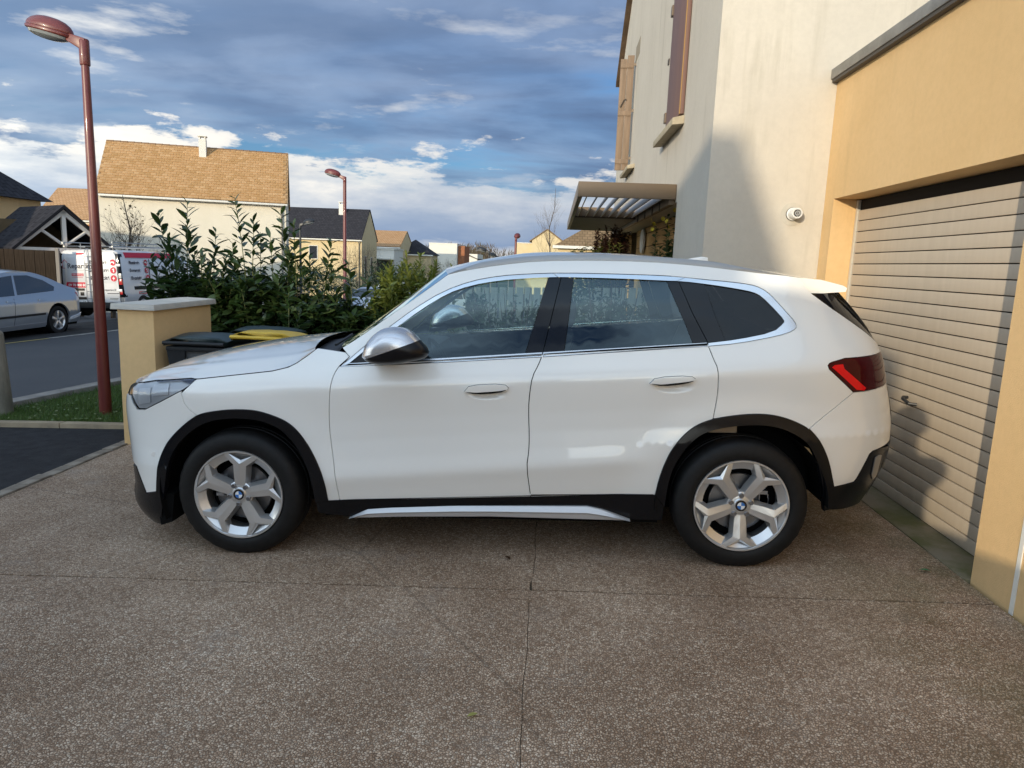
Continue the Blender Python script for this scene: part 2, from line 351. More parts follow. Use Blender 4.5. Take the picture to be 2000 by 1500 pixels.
# ------------------------------------------------------------------ the white house
def render_wall(name, c1, c2, drip=(.30, .27, .22), amt=.35, grain=True):
    m = mat(name, c1, .9, spec=.2); t = m.node_tree; v_ = objcoord(m)
    base_ = ramp(t, nz(m, v_, 1.3, 6, .62), [(.35, c1), (.65, c2)])
    base_ = mixc(t, ramp(t, nz(m, v_, 22, 5, .7), [(.35, .16), (.6, 0)]), base_, tuple(x*.72 for x in c1))
    d = nz(m, v_, 1., 6, .62, (5.5, 5.5, .45)); d2 = nz(m, v_, .9, 4, .6)
    f = mth(t, 'MULTIPLY', mth(t, 'MULTIPLY', ramp(t, d, [(.54, 0), (.70, 1)]), ramp(t, d2, [(.40, 0), (.58, 1)])), amt)
    f2 = mth(t, 'MULTIPLY', ramp(t, nz(m, v_, 1., 7, .7, (14, 14, 1.1)), [(.66, 0), (.74, 1)]), amt*.9)
    setcol(m, mixc(t, mth(t, 'MAXIMUM', f, f2), base_, drip))
    if grain: bump(m, nz(m, v_, 200, 3, .6), .0026, 1.)
    return m
cream = render_wall('cream_render', (.55, .505, .435), (.59, .545, .47), (.40, .365, .295), .75)
ochre = render_wall('ochre_render', (.70, .47, .23), (.75, .51, .26), (.46, .31, .16), .22)
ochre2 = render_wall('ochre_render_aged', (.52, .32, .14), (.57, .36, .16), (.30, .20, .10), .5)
zinc = mottled('zinc', (.22, .215, .20), (.34, .33, .31), 4, .5, None, .002, metal=.6)
brown_metal = mat('brown_lacquer', (.16, .115, .075), .45)
brown_dark = mat('brown_lacquer_dark', (.06, .045, .034), .5)
wood_shut = mottled('shutter_wood', (.25, .175, .12), (.185, .13, .088), 3, .6, None, sc=(8, 8, .6))
mauve_shut = mottled('shutter_mauve', (.165, .095, .080), (.20, .115, .09), 2.5, .55, sc=(9, 9, .5))
house = empty('white_house', 'two-storey cream rendered house with brown shutters rising beside the ochre garage', 'house', (0, 0, 0))
hw = MB()
hw.v = []; GX = 1.227
gable = [(6.45, -.1), (7.69, -.1), (7.69, 2.235), (16.2, 2.235), (16.2, 5.62), (11.17, 8.95), (6.45, 5.81)]
n = len(gable)
hw.put([(GX, y, z) for y, z in gable]+[(GX+.3, y, z) for y, z in gable], [tuple(range(n)), tuple(range(2*n-1, n-1, -1))]+[(i, n+i, n+(i+1) % n, (i+1) % n) for i in range(n)])
hw.build('gable_wall', cream, house)
MB().box(GX, 9, 6.15, 6.45, -.1, 5.61).build('front_wall', cream, house)
MB().box(GX+.301, 9, 16.0, 16.2, -.1, 5.62).box(8.8, 9, 6.45, 16, -.1, 5.62).box(GX+.301, 8.8, 6.45, 16, 2.30, 2.42).build('rear_wall', cream, house)
slate_m = mottled('roof_tile_brown', (.10, .07, .05), (.16, .11, .075), 3, .8)
rf = MB()
for ya, yb in ((5.85, 11.17), (16.5, 11.17)):
    za = 5.62-.2*abs(ya-yb)/5.3; rf.hexa([(GX-.10, ya, 5.42), (9.2, ya, 5.42), (9.2, yb, 8.96), (GX-.10, yb, 8.96), (GX-.10, ya, 5.54), (9.2, ya, 5.54), (9.2, yb, 9.08), (GX-.10, yb, 9.08)])
rf.build('roof', slate_m, house)
# two windows on the gable: left one with a leaf standing open, near one shuttered
s1 = MB().box(GX-.045, GX-.005, 7.63, 8.62, 3.10, 5.25).build('shutter', mauve_shut, house, bevel=.006)
MB().box(GX-.052, GX-.046, 7.63, 7.66, 3.10, 5.25).build('edge_strip', mat('shutter_edge', (.42, .24, .08), .6), s1)
for z in (3.2, 4.35, 5.0):
    MB().box(GX-.06, GX-.001, 8.63, 8.72, z, z+.11).build('hinge', brown_metal, s1, bevel=.006)
MB().hexa([(GX-.12, 7.60, 2.985), (GX, 7.60, 3.0), (GX, 9.05, 3.0), (GX-.12, 9.05, 2.985), (GX-.12, 7.60, 3.055), (GX, 7.60, 3.085), (GX, 9.05, 3.085), (GX-.12, 9.05, 3.055)]).build('window_sill', mottled('sill_stone', (.36, .31, .22), (.46, .40, .30), 8, .85), house, bevel=.008)
o_ = bpy.data.objects.new('shutter', None); COL.objects.link(o_); o_.parent = house; o_.location = (GX-.03, 13.15, 0); o_.rotation_euler = (0, 0, R(-6))
for k in range(2):
    MB().box(-.235+.118*k, -.235+.118*k+.114, -.018, .018, 3.24, 5.16-.06*(1-k)).build('board', wood_shut, o_, bevel=.004)
for z in (3.35, 4.16, 4.95): MB().box(-.236, -.002, -.035, -.019, z, z+.08).build('batten', wood_shut, o_, bevel=.003)
MB().tube([(-.20, -.045, 4.30), (-.14, -.05, 4.42), (-.10, -.05, 4.43)], .009, 6).build('espagnolette', brown_dark, o_)
for z in (3.42, 4.22, 4.98):
    MB().box(.0, .12, -.045, -.028, z, z+.05).box(.09, .13, -.05, -.025, z-.045, z+.09).build('hinge', brown_metal, o_, bevel=.005)
MB().hexa([(GX-.12, 12.3, 3.16), (GX, 12.3, 3.18), (GX, 13.7, 3.18), (GX-.12, 13.7, 3.16), (GX-.12, 12.3, 3.22), (GX, 12.3, 3.25), (GX, 13.7, 3.25), (GX-.12, 13.7, 3.22)]).build('window_sill', mottled('sill_stone2', (.36, .31, .22), (.46, .40, .30), 8, .85), house, bevel=.008)
# reveal of the far window: a flat patch, the recess's shade put into its colour
rv = MB(); rv.box(GX-.002, GX+.001, 12.62, 13.3, 5.06, 5.33); rv.build('painted_reveal', mat('reveal_shadow', (.30, .26, .20), .9), house)
MB().box(GX-.012, GX+.004, 8.98, 9.06, 3.93, 3.99).build('wall_hook', brown_dark, house)
# porch recess below
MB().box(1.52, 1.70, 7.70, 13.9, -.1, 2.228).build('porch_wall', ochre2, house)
for z in (1.42, 1.66, 1.90, 2.12): MB().box(1.512, 1.521, 9.0, 13.88, z, z+.010).build('wall_joint', mat('joint_brown', (.13, .075, .035), .9), house)
MB().box(1.75, 2.4, 14.6, 14.7, -.1, 2.22).build('front_door', mat('door_brown', (.045, .03, .022), .6), house)
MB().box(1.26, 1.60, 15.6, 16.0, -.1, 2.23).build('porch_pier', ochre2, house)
MB().tube([(1.13, 15.0, -.1), (1.15, 15.0, 1.3), (1.20, 15.0, 2.22)], .075, 14).build('downpipe', mottled('white_pipe', (.66, .68, .70), (.42, .44, .46), 5, .6), house, True)
d = MB().lathe([(0, -.025), (.185, -.025), (.21, -.01), (.21, .02), (0, .02)], 36, 'x').build('wall_lamp', mat('lamp_opal', (.62, .60, .56), .5), None, True, loc=(1.475, 12.6, 2.0))
tag(d, 'round opal wall lamp on the ochre porch wall under the canopy', 'wall lamp')
# flue outlet
fl = empty('flue_outlet', 'round white boiler flue outlet sticking out of the cream wall', 'vent', (1.93, 6.15, 2.03))
MB().lathe([(.0, -.001), (.092, -.001), (.094, -.004), (.060, -.008), (0, -.008)], 32, 'y').build('collar', mottled('flue_collar', (.46, .43, .37), (.54, .50, .43), 12, .8), fl, True)
MB().lathe([(.052, -.008), (.052, -.03), (.044, -.032), (.044, -.13), (.040, -.135), (.030, -.135), (.030, -.06)], 32, 'y').build('pipe', mat('flue_white', (.70, .69, .66), .4), fl, True)
MB().lathe([(.0545, -.012), (.0545, -.020), (.051, -.020)], 32, 'y').build('seal', mat('flue_black', (.012, .012, .012), .7), fl, True)
MB().lathe([(.019, -.137), (.0195, -.120), (.012, -.120), (.012, -.137), (.019, -.137)], 20, 'y').box(-.002, .002, -.137, -.130, -.03, .03).build('grille', mat('flue_grey', (.42, .42, .42), .5), fl)
# ------------------------------------------------------------------ canopy over the entrance
cn = empty('entrance_canopy', 'brown slatted metal canopy projecting over the entrance of the cream house', 'canopy', (0, 0, 0))
CX0, CX1, CY0, CY1, CZ = .20, 1.222, 7.74, 14.95, 2.265
MB().box(CX0, CX1, CY0, CY0+.05, CZ, CZ+.155).build('front_beam', brown_metal, cn, bevel=.004)
MB().box(CX0, CX0+.05, CY0+.052, CY1, CZ, CZ+.155).build('side_beam', mottled('beam_worn', (.24, .21, .18), (.17, .13, .09), 3, .45), cn, bevel=.004)
MB().box(CX1-.06, CX1, CY0+.052, CY1, CZ-.05, CZ+.155).build('wall_beam', brown_metal, cn, bevel=.004)
MB().box(CX0+.052, CX1-.062, CY1-.05, CY1, CZ, CZ+.155).build('rear_beam', brown_metal, cn, bevel=.004)
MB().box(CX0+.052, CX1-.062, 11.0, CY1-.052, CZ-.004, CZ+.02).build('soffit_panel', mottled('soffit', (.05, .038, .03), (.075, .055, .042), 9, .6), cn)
sl_m = mat('canopy_slat', (.34, .31, .28), .4)
for k in range(8):
    x = CX0+.09+k*.115
    MB().hexa([(x, CY0+.052, CZ+.01), (x+.012, CY0+.052, CZ+.01), (x+.012, 10.98, CZ+.01), (x, 10.98, CZ+.01), (x+.055, CY0+.052, CZ+.135), (x+.067, CY0+.052, CZ+.135), (x+.067, 10.98, CZ+.135), (x+.055, 10.98, CZ+.135)]).build('slat', sl_m, cn)
MB().box(CX0+.052, CX1-.062, 10.985, 11.0, CZ+.02, CZ+.15).build('cross_beam', brown_metal, cn)
for k, y in enumerate((8.2, 8.8, 9.5, 10.3)): MB().tube([(1.12, y, CZ-.09), (1.12, y, CZ+.0)], .008, 6).build('hook', brown_dark, cn)

# ------------------------------------------------------------------ the garage
gar = empty('garage', 'flat-roofed ochre garage with a beige slatted door behind the white car', 'garage')
WXg = 2.18; gw = MB()
MB().box(WXg, 2.50, 3.53, 5.95, 2.145, 3.07).build('lintel_wall', ochre, gar)
MB().box(WXg, 2.50, 5.951, 6.148, -.1, 3.07).build('far_pier', ochre, gar)
MB().box(WXg, 2.50, -3.2, 3.529, -.1, 3.07).build('near_wall', ochre, gar)
MB().box(2.501, 7.5, -3.2, -3.0, -.1, 3.05).box(7.3, 7.5, -3.0, 6.14, -.1, 3.05).build('rear_wall', ochre, gar)
MB().box(WXg+.02, 7.5, -3.2, 6.146, 3.071, 3.085).build('flat_roof', zinc, gar)
cp = MB()
for i in range(5):
    y1 = 6.19-i*1.9; MB().box(WXg-.055, WXg+.30, max(-3.2, y1-1.895), y1, 3.086, 3.165).build('coping', zinc, gar, bevel=.006)
MB().box(WXg-.045, WXg-.002, -3.2, 6.14, 3.062, 3.084).build('coping_drip', mat('zinc_dark', (.09, .08, .07), .6, .3), gar)
MB().box(WXg-.006, WXg-.001, 3.185, 3.212, .03, 3.05).build('corner_bead', mat('bead_white', (.72, .70, .64), .5), gar)
gd = bpy.data.objects.new('garage_door', None); COL.objects.link(gd); gd.parent = gar
slat_m = mottled('door_slat', (.50, .42, .325), (.54, .455, .355), 2.2, .42, sc=(1, 6, 1))
DX = 2.37
smesh = None
for i in range(25):
    z0 = .052+i*.0838
    if z0+.08 > 2.14: break
    if smesh is None:
        m_ = MB().hexa([(0, 3.56, 0), (.02, 3.56, 0), (.02, 5.915, 0), (0, 5.915, 0), (-.004, 3.56, .0775), (.02, 3.56, .0775), (.02, 5.915, .0775), (-.004, 5.915, .0775)])
        o_ = m_.build('slat', slat_m, gd, bevel=.004); smesh = o_.data
    else: o_ = inst('slat', smesh, gd)
    o_.location = (DX, 0, z0)
MB().box(DX+.012, DX+.03, 3.535, 5.945, .045, 2.14).build('door_backing', mat('door_gap', (.02, .017, .014), .8), gd)
MB().box(DX-.012, DX+.02, 5.918, 5.945, .045, 2.14).build('guide_rail', mat('rail_white', (.60, .57, .50), .4, .3), gd)
MB().box(DX-.012, DX+.02, 3.535, 3.557, .045, 2.14).build('guide_rail', bpy.data.materials['rail_white'], gd)
MB().tube([(-.004, .05, .012), (-.035, .05, .012), (-.045, .03, .008), (-.045, -.06, -.012), (-.004, -.075, -.014)], .011, 8).build('door_handle', mat('handle_black', (.015, .015, .016), .4), gd, True, loc=(DX, 4.72, .757))
MB().box(WXg-.025, 2.44, 3.53, 5.95, -.05, .047).build('threshold', mottled('threshold_moss', (.21, .18, .13), (.12, .12, .055), 2.4, .9, 60, .003, lo=.42, hi=.6), gar, bevel=.006)
# ---- the car's side as half width over (x, z)
_zt=[.05,.10,.18,.25,.33,.43,.485,.508,.535,.60,.70,.80,.90,.96,.985,1.01,1.05,1.10,1.16,1.25,1.35,1.43,1.50,1.55,1.60,1.64,1.70]
_yt=[.80,.82,.838,.852,.868,.889,.903,.907,.905,.895,.887,.889,.898,.903,.900,.890,.868,.842,.815,.778,.730,.684,.635,.59,.53,.44,.20]
_zn=[.0,.08,.12,.17,.24,.32,.45,.6,.75,.83,.90,.95,1.0,1.1,1.2,1.7]
_xn=[2.0,2.05,2.12,2.18,2.20,2.175,2.175,2.19,2.195,2.185,2.15,2.10,2.02,1.85,1.7,1.55]
_zr=[.0,.3,.45,.6,.75,.85,.95,1.05,1.15,1.25,1.35,1.45,1.55,1.62,1.7]
_xr=[2.10,2.19,2.27,2.305,2.30,2.28,2.25,2.225,2.195,2.135,2.05,1.95,1.86,1.80,1.75]
def _smooth(zs,vs,sig=.012):
    g=np.linspace(-.2,2.,1101); v=np.interp(g,zs,vs)
    k=np.exp(-.5*(np.arange(-40,41)*.002/sig)**2); k/=k.sum()
    vp=np.concatenate([np.full(40,v[0]),v,np.full(40,v[-1])])
    return g,np.convolve(vp,k,'valid')
_S0=_smooth(_zt,_yt,.009); _XN=_smooth(_zn,_xn,.03); _XR=_smooth(_zr,_xr,.03)
FA,RA=1.45,1.45
HANDLES=[(.015,.915),(.97,.965)]
WX=1.346; WZ=.335
def _sstep(t):
    t=np.clip(t,0,1); return t*t*(3-2*t)
def S(x,z,dent=True):
    x=np.asarray(x,float); z=np.asarray(z,float)
    zz=z-np.clip(x,-1.5,2.)*(.078-.028*_sstep((z-.6)/.2))
    s=np.interp(zz,*_S0)
    # lower door crease fades out towards the wheels
    fade=_sstep((1.05-np.abs(x+.05))/.35)
    soft=np.interp(zz,[.1,.33,.60],[.830,.872,.897])
    s=np.where(zz<.60,soft+(s-soft)*fade,s)
    for sx in (-WX,WX):
        r=np.hypot(x-sx,z-WZ)
        s=s+.014*_sstep((.66-r)/.22)*_sstep((1.0-z)/.15)
    # fender rolls over to the bonnet
    zf=.86+.10*_sstep((x+2.1)/1.0)
    roll=np.clip((z-zf)/.16,0,None)
    s=s-.10*roll**2*_sstep((-.55-x)/.45)
    bn=np.interp(z,*_XN)-FA; t=np.clip((-x-FA)/bn,0,.9995)
    s=s*(1-t**3.4)**(1/3.)
    br=np.interp(z,*_XR)-RA; t=np.clip((x-RA)/br,0,.9995)
    s=s*(1-t**3.1)**(1/3.)
    s=s-.05*_sstep((x-.6)/1.4)*_sstep((z-1.1)/.3)
    for hx,hz in (HANDLES if dent else []):   # hollow under each door handle
        r=np.hypot((x-hx)/.112,(z-hz)/.034)
        s=s-.016*_sstep((1-r)/.7)
    return s
def S_nodent(x,z): return S(x,z,False)
def xsplit(z,sg,w=.60):
    xs=np.linspace(1.45,2.25,400)*sg
    v=S(xs,np.full_like(xs,z)); i=int(np.argmax(v<w))
    return float(xs[i])
CUR = {
 'headlamp': [(-2.001,0.894),(-1.954,0.924),(-1.802,0.952),(-1.590,0.971),(-1.557,0.967),(-1.584,0.938),(-1.629,0.908),(-1.746,0.849),(-1.863,0.794),(-1.922,0.789),(-1.955,0.818),(-1.986,0.855)],
 'hood_edge': [(-2.001,0.894),(-1.954,0.924),(-1.802,0.952),(-1.590,0.971),(-1.557,0.967),(-1.355,0.990),(-1.148,1.013),(-1.062,1.033),(-1.021,1.054),(-0.978,1.087),(-0.937,1.124)],
 'hood_crease': [(-1.962,0.925),(-1.852,0.988),(-1.775,1.000),(-1.528,1.035),(-1.316,1.064),(-1.111,1.095),(-0.982,1.123)],
 'archF_out': [(-1.826,0.335),(-1.804,0.445),(-1.782,0.525),(-1.737,0.611),(-1.675,0.679),(-1.604,0.739),(-1.535,0.785),(-1.438,0.805),(-1.342,0.815),(-1.230,0.813),(-1.157,0.794),(-1.067,0.759),(-1.006,0.710),(-0.948,0.628),(-0.900,0.536),(-0.863,0.437),(-0.854,0.313)],
 'archF_in': [(-1.773,0.331),(-1.742,0.451),(-1.718,0.530),(-1.674,0.606),(-1.610,0.670),(-1.533,0.726),(-1.442,0.757),(-1.346,0.769),(-1.240,0.765),(-1.166,0.749),(-1.088,0.713),(-1.030,0.652),(-0.980,0.573),(-0.935,0.467),(-0.921,0.306)],
 'fender_bumper': [(-1.625,0.897),(-1.610,0.843),(-1.583,0.809),(-1.545,0.780)],
 'fender_door': [(-0.781,1.044),(-0.801,1.006),(-0.811,0.956),(-0.821,0.875),(-0.830,0.769),(-0.828,0.672),(-0.804,0.475),(-0.790,0.315)],
 'fender_apillar': [(-0.785,1.130),(-0.763,1.111),(-0.732,1.090)],
 'door_bottom': [(-0.857,0.313),(-0.790,0.315),(-0.270,0.341),(0.243,0.365),(0.581,0.373),(0.899,0.385)],
 'door_mid': [(0.301,1.119),(0.280,1.066),(0.250,1.010),(0.237,0.928),(0.230,0.835),(0.236,0.691),(0.234,0.612),(0.223,0.526),(0.243,0.365)],
 'door_rear': [(1.149,1.174),(1.177,1.095),(1.191,1.064),(1.196,0.983),(1.195,0.913),(1.179,0.802)],
 'archR_out': [(0.902,0.385),(0.916,0.470),(0.941,0.559),(0.974,0.637),(1.023,0.706),(1.094,0.767),(1.179,0.802),(1.294,0.823),(1.402,0.832),(1.496,0.824),(1.584,0.797),(1.666,0.756),(1.712,0.709),(1.756,0.639),(1.787,0.568),(1.814,0.480),(1.829,0.437)],
 'archR_in': [(0.953,0.317),(0.963,0.448),(0.982,0.533),(1.018,0.608),(1.066,0.678),(1.127,0.727),(1.212,0.754),(1.302,0.769),(1.404,0.776),(1.487,0.769),(1.562,0.745),(1.633,0.706),(1.677,0.659),(1.713,0.595),(1.739,0.530),(1.771,0.414),(1.797,0.296)],
 'rb_low': [(1.829,0.437),(1.887,0.444),(1.949,0.452),(1.963,0.471),(2.024,0.602),(2.042,0.615),(2.116,0.623)],
 'rb_insert': [(2.127,0.582),(2.094,0.573),(2.093,0.470),(2.384,0.265),(2.413,0.247)],
 'rb_bottom': [(1.797,0.293),(1.831,0.293),(2.053,0.268),(2.412,0.182),(2.447,0.220)],
 'bumper_quarter': [(1.891,0.940),(1.773,0.845),(1.666,0.756)],
 'taillamp': [(1.740,1.081),(1.748,1.091),(1.762,1.097),(1.834,1.114),(2.071,1.131),(2.047,0.950),(1.963,0.941),(1.893,0.940),(1.805,1.013),(1.746,1.063)],
 'tail_red': [(1.760,1.072),(1.774,1.083),(1.819,1.087),(1.826,1.064),(1.965,0.958),(1.954,0.945),(1.906,0.953)],
 'black_fin': [(1.712,1.433),(1.837,1.436),(2.110,1.427),(2.115,1.389),(2.159,1.336),(2.218,1.267),(2.276,1.207),(2.312,1.161),(2.329,1.122),(2.320,1.131),(1.967,1.260),(1.821,1.355)],
 'spoiler_edge': [(1.659,1.514),(1.687,1.461),(1.712,1.433),(1.837,1.436),(2.140,1.433)],
 'spoiler_top': [(1.659,1.514),(1.843,1.494),(2.139,1.464)],
 'cw_low_out': [(-0.773,1.042),(-0.225,1.072),(0.301,1.106),(0.672,1.134),(1.149,1.169)],
 'cw_low_in': [(-0.727,1.058),(-0.226,1.087),(0.301,1.123),(0.672,1.151),(1.150,1.185)],
 'cw_up_out': [(-0.773,1.042),(-0.628,1.168),(-0.515,1.252),(-0.396,1.342),(-0.248,1.433),(-0.095,1.490),(0.060,1.518),(0.215,1.529),(0.394,1.535),(0.694,1.530),(0.905,1.524),(1.017,1.517),(1.149,1.503),(1.287,1.491),(1.391,1.478),(1.444,1.460),(1.489,1.426),(1.551,1.352),(1.599,1.293),(1.606,1.267),(1.585,1.247),(1.502,1.221),(1.297,1.183),(1.149,1.169)],
 'cw_up_in': [(-0.727,1.058),(-0.640,1.131),(-0.595,1.170),(-0.475,1.249),(-0.357,1.338),(-0.223,1.422),(-0.094,1.467),(0.061,1.494),(0.216,1.506),(0.321,1.511),(0.394,1.513),(0.693,1.507),(0.946,1.496),(1.026,1.495),(1.182,1.477),(1.319,1.456),(1.400,1.440),(1.440,1.419),(1.503,1.352),(1.545,1.300),(1.543,1.286),(1.483,1.240),(1.299,1.203),(1.150,1.185)],
 'bp_front': [(0.321,1.511),(0.208,1.117)],
 'bp_mid': [(0.394,1.513),(0.301,1.123)],
 'bp_rear': [(0.463,1.510),(0.413,1.130)],
 'cp_front': [(0.949,1.496),(1.039,1.274),(1.072,1.181)],
 'cp_mid': [(1.014,1.495),(1.077,1.336),(1.150,1.185)],
 'cp_rear': [(1.150,1.485),(1.191,1.336),(1.241,1.195)],
 'tri_front': [(-0.523,1.213),(-0.706,1.067)],
 'apillar_out': [(-0.789,1.132),(-0.751,1.154),(-0.628,1.234),(-0.475,1.341),(-0.328,1.448),(-0.227,1.525)],
 'roof_gap': [(-0.227,1.525),(-0.141,1.547),(0.055,1.578),(0.263,1.600),(0.554,1.604),(0.841,1.599),(1.122,1.578),(1.329,1.553),(1.467,1.536),(1.607,1.524),(1.659,1.514)],
 'sill_bot': [(-0.914,0.241),(-0.743,0.215),(-0.472,0.228),(0.032,0.239),(0.531,0.235),(0.777,0.231),(0.947,0.235)],
 'sill_trim': [(-0.743,0.215),(-0.642,0.268),(-0.519,0.279),(-0.166,0.297),(0.233,0.305),(0.548,0.308),(0.628,0.288),(0.777,0.231),(0.531,0.235),(0.032,0.239),(-0.472,0.228)],
 'handleF': [(-0.103,0.927),(-0.079,0.962),(0.111,0.970),(0.133,0.943)],
 'recessF': [(-0.103,0.927),(-0.069,0.889),(0.110,0.893),(0.132,0.921)],
 'handleR': [(0.852,0.982),(0.874,1.014),(1.062,1.024),(1.086,1.003)],
}
# ------------------------------------------------------------------ the white car
def resample(pts, step):
    out = []
    for i in range(len(pts)):
        a, b = pts[i], pts[(i+1) % len(pts)]
        d = math.hypot(b[0]-a[0], b[1]-a[1]); n = max(1, int(math.ceil(d/step)))
        out += [(a[0]+(b[0]-a[0])*k/n, a[1]+(b[1]-a[1])*k/n) for k in range(n)]
    return out
def smoothc(pts, it=2):
    """round an open polyline (Chaikin), ends kept"""
    for _ in range(it):
        q = [pts[0]]
        for a, b in zip(pts[:-1], pts[1:]):
            q += [(a[0]*.75+b[0]*.25, a[1]*.75+b[1]*.25), (a[0]*.25+b[0]*.75, a[1]*.25+b[1]*.75)]
        pts = q+[pts[-1]]
    return pts
def area(p): return .5*sum(p[i][0]*p[(i+1) % len(p)][1]-p[(i+1) % len(p)][0]*p[i][1] for i in range(len(p)))
def inset(p, d):
    n = len(p); out = []
    for i in range(n):
        a, b, c = p[i-1], p[i], p[(i+1) % n]
        e1 = (b[0]-a[0], b[1]-a[1]); e2 = (c[0]-b[0], c[1]-b[1])
        l1 = math.hypot(*e1) or 1e-9; l2 = math.hypot(*e2) or 1e-9
        n1 = (-e1[1]/l1, e1[0]/l1); n2 = (-e2[1]/l2, e2[0]/l2)
        s = (n1[0]+n2[0], n1[1]+n2[1]); q = 1+n1[0]*n2[0]+n1[1]*n2[1]
        q = max(q, .35)
        out.append((b[0]+s[0]*d/q, b[1]+s[1]*d/q))
    return out
def dedupe(p, eps=.0015):
    out = [p[0]]
    for q in p[1:]:
        if math.hypot(q[0]-out[-1][0], q[1]-out[-1][1]) > eps: out.append(q)
    if math.hypot(out[0][0]-out[-1][0], out[0][1]-out[-1][1]) < eps: out.pop()
    return out
def fill(p, grid, ring=True, extra=()):
    """triangulate polygon p (ccw) with interior points; returns verts, tris, count of boundary verts"""
    n = len(p); vs_ = [Vector(q) for q in p]; edges = [(i, (i+1) % n) for i in range(n)]
    pn = np.array(p); pb = np.roll(pn, -1, 0); dv = pb-pn; l2 = (dv**2).sum(1)+1e-12
    x0, y0 = pn.min(0); x1, y1 = pn.max(0); q = []
    if ring: q += [(*c, .0045) for c in inset(p, .006)]
    for i, x in enumerate(np.arange(x0+grid*.5, x1, grid)):
        q += [(x, y, max(.009, grid*.35)) for y in np.arange(y0+grid*(.25 if i % 2 else .75), y1, grid)]
    q += [(x, y, .006) for x, y in extra]
    if q:
        Q = np.array(q); X = Q[:, 0:1]; Y = Q[:, 1:2]
        den = np.where(np.abs(dv[:, 1]) < 1e-12, 1e-12, dv[:, 1])
        cross = ((pn[:, 1] > Y) != (pb[:, 1] > Y)) & (X < dv[:, 0]*(Y-pn[:, 1])/den+pn[:, 0])
        t = np.clip(((X-pn[:, 0])*dv[:, 0]+(Y-pn[:, 1])*dv[:, 1])/l2, 0, 1)
        d = np.sqrt(((pn[:, 0]+dv[:, 0]*t-X)**2+(pn[:, 1]+dv[:, 1]*t-Y)**2).min(1))
        ok = (cross.sum(1) % 2 == 1) & (d > Q[:, 2])
        vs_ += [Vector(c) for c in Q[ok][:, :2]]
    r = delaunay_2d_cdt(vs_, edges, [list(range(n))], 1, 1e-6)
    return [(q.x, q.y) for q in r[0]], [tuple(f) for f in r[2]]
def patch(name, poly, side, m, parent, off=0., gap=.0025, skirt=.016, grid=.035, surf=None, extra=()):
    surf = surf or S
    p = dedupe(poly)
    if area(p) < 0: p = p[::-1]
    p = dedupe(resample(p, .03))
    if gap: p = inset(p, gap)
    V2, T = fill(p, grid, True, extra)
    xs = np.array([q[0] for q in V2]); zs = np.array([q[1] for q in V2])
    y = surf(xs, zs)+off; e = .0015
    gx = (surf(xs+e, zs)-surf(xs-e, zs))/(2*e); gz_ = (surf(xs, zs+e)-surf(xs, zs-e))/(2*e)
    nr = np.stack([-gx, np.ones_like(gx), -gz_], 1); nr /= np.linalg.norm(nr, axis=1)[:, None]
    verts = [(x, y_, z) for x, y_, z in zip(xs, y, zs)]; norms = [tuple(q) for q in nr]
    # boundary loop
    cnt = {}
    for f in T:
        for a, b in ((f[0], f[1]), (f[1], f[2]), (f[2], f[0])): cnt[(a, b)] = 1
    bd = [(a, b) for a, b in cnt if (b, a) not in cnt]
    faces = []
    for f in T:
        a, b, c = (V2[i] for i in f)
        ccw = (b[0]-a[0])*(c[1]-a[1])-(b[1]-a[1])*(c[0]-a[0]) > 0
        faces.append(f[::-1] if ccw else f)           # +y is outwards here
    sgn = 1
    if T:
        a, b, c = (V2[i] for i in T[0]); sgn = 1 if (b[0]-a[0])*(c[1]-a[1])-(b[1]-a[1])*(c[0]-a[0]) > 0 else -1
    for a, b in bd:
        pa, pb_ = V2[a], V2[b]; ex, ez = (pb_[0]-pa[0])*sgn, (pb_[1]-pa[1])*sgn
        L = math.hypot(ex, ez) or 1e-9; on = (ez/L, 0, -ex/L); k = len(verts)
        verts += [verts[a], verts[b], (pb_[0], verts[b][1]-skirt, pb_[1]), (pa[0], verts[a][1]-skirt, pa[1])]
        n1 = [norms[a][i]*.5+on[i]*.86 for i in range(3)]
        norms += [tuple(n1), tuple(n1), on, on]
        faces.append((k, k+1, k+2, k+3) if sgn > 0 else (k+3, k+2, k+1, k))
    if side < 0:
        verts = [(x, -y_, z) for x, y_, z in verts]; norms = [(a, -b, c) for a, b, c in norms]
        faces = [f[::-1] for f in faces]
    o = add(name, verts, faces, m, parent, True)
    o.data.normals_split_custom_set_from_vertices(norms)
    return o
def loft(name, rows, m, parent, closed=False, flip=False, smooth=True, angle=35):
    n = len(rows[0]); v_ = [p for r_ in rows for p in r_]
    f = []
    for i in range(len(rows)-1):
        for j in range(n if closed else n-1):
            q = (i*n+j, i*n+(j+1) % n, (i+1)*n+(j+1) % n, (i+1)*n+j); f.append(q[::-1] if flip else q)
    o = add(name, v_, f, m, parent, smooth)
    if smooth: o.data.set_sharp_from_angle(angle=R(angle))
    return o
def lerpc(curve, t):
    """point at fraction t of a polyline's length"""
    d = [0]
    for a, b in zip(curve[:-1], curve[1:]): d.append(d[-1]+math.dist(a, b))
    return tuple(float(np.interp(t*d[-1], d, [p[i] for p in curve])) for i in range(len(curve[0])))

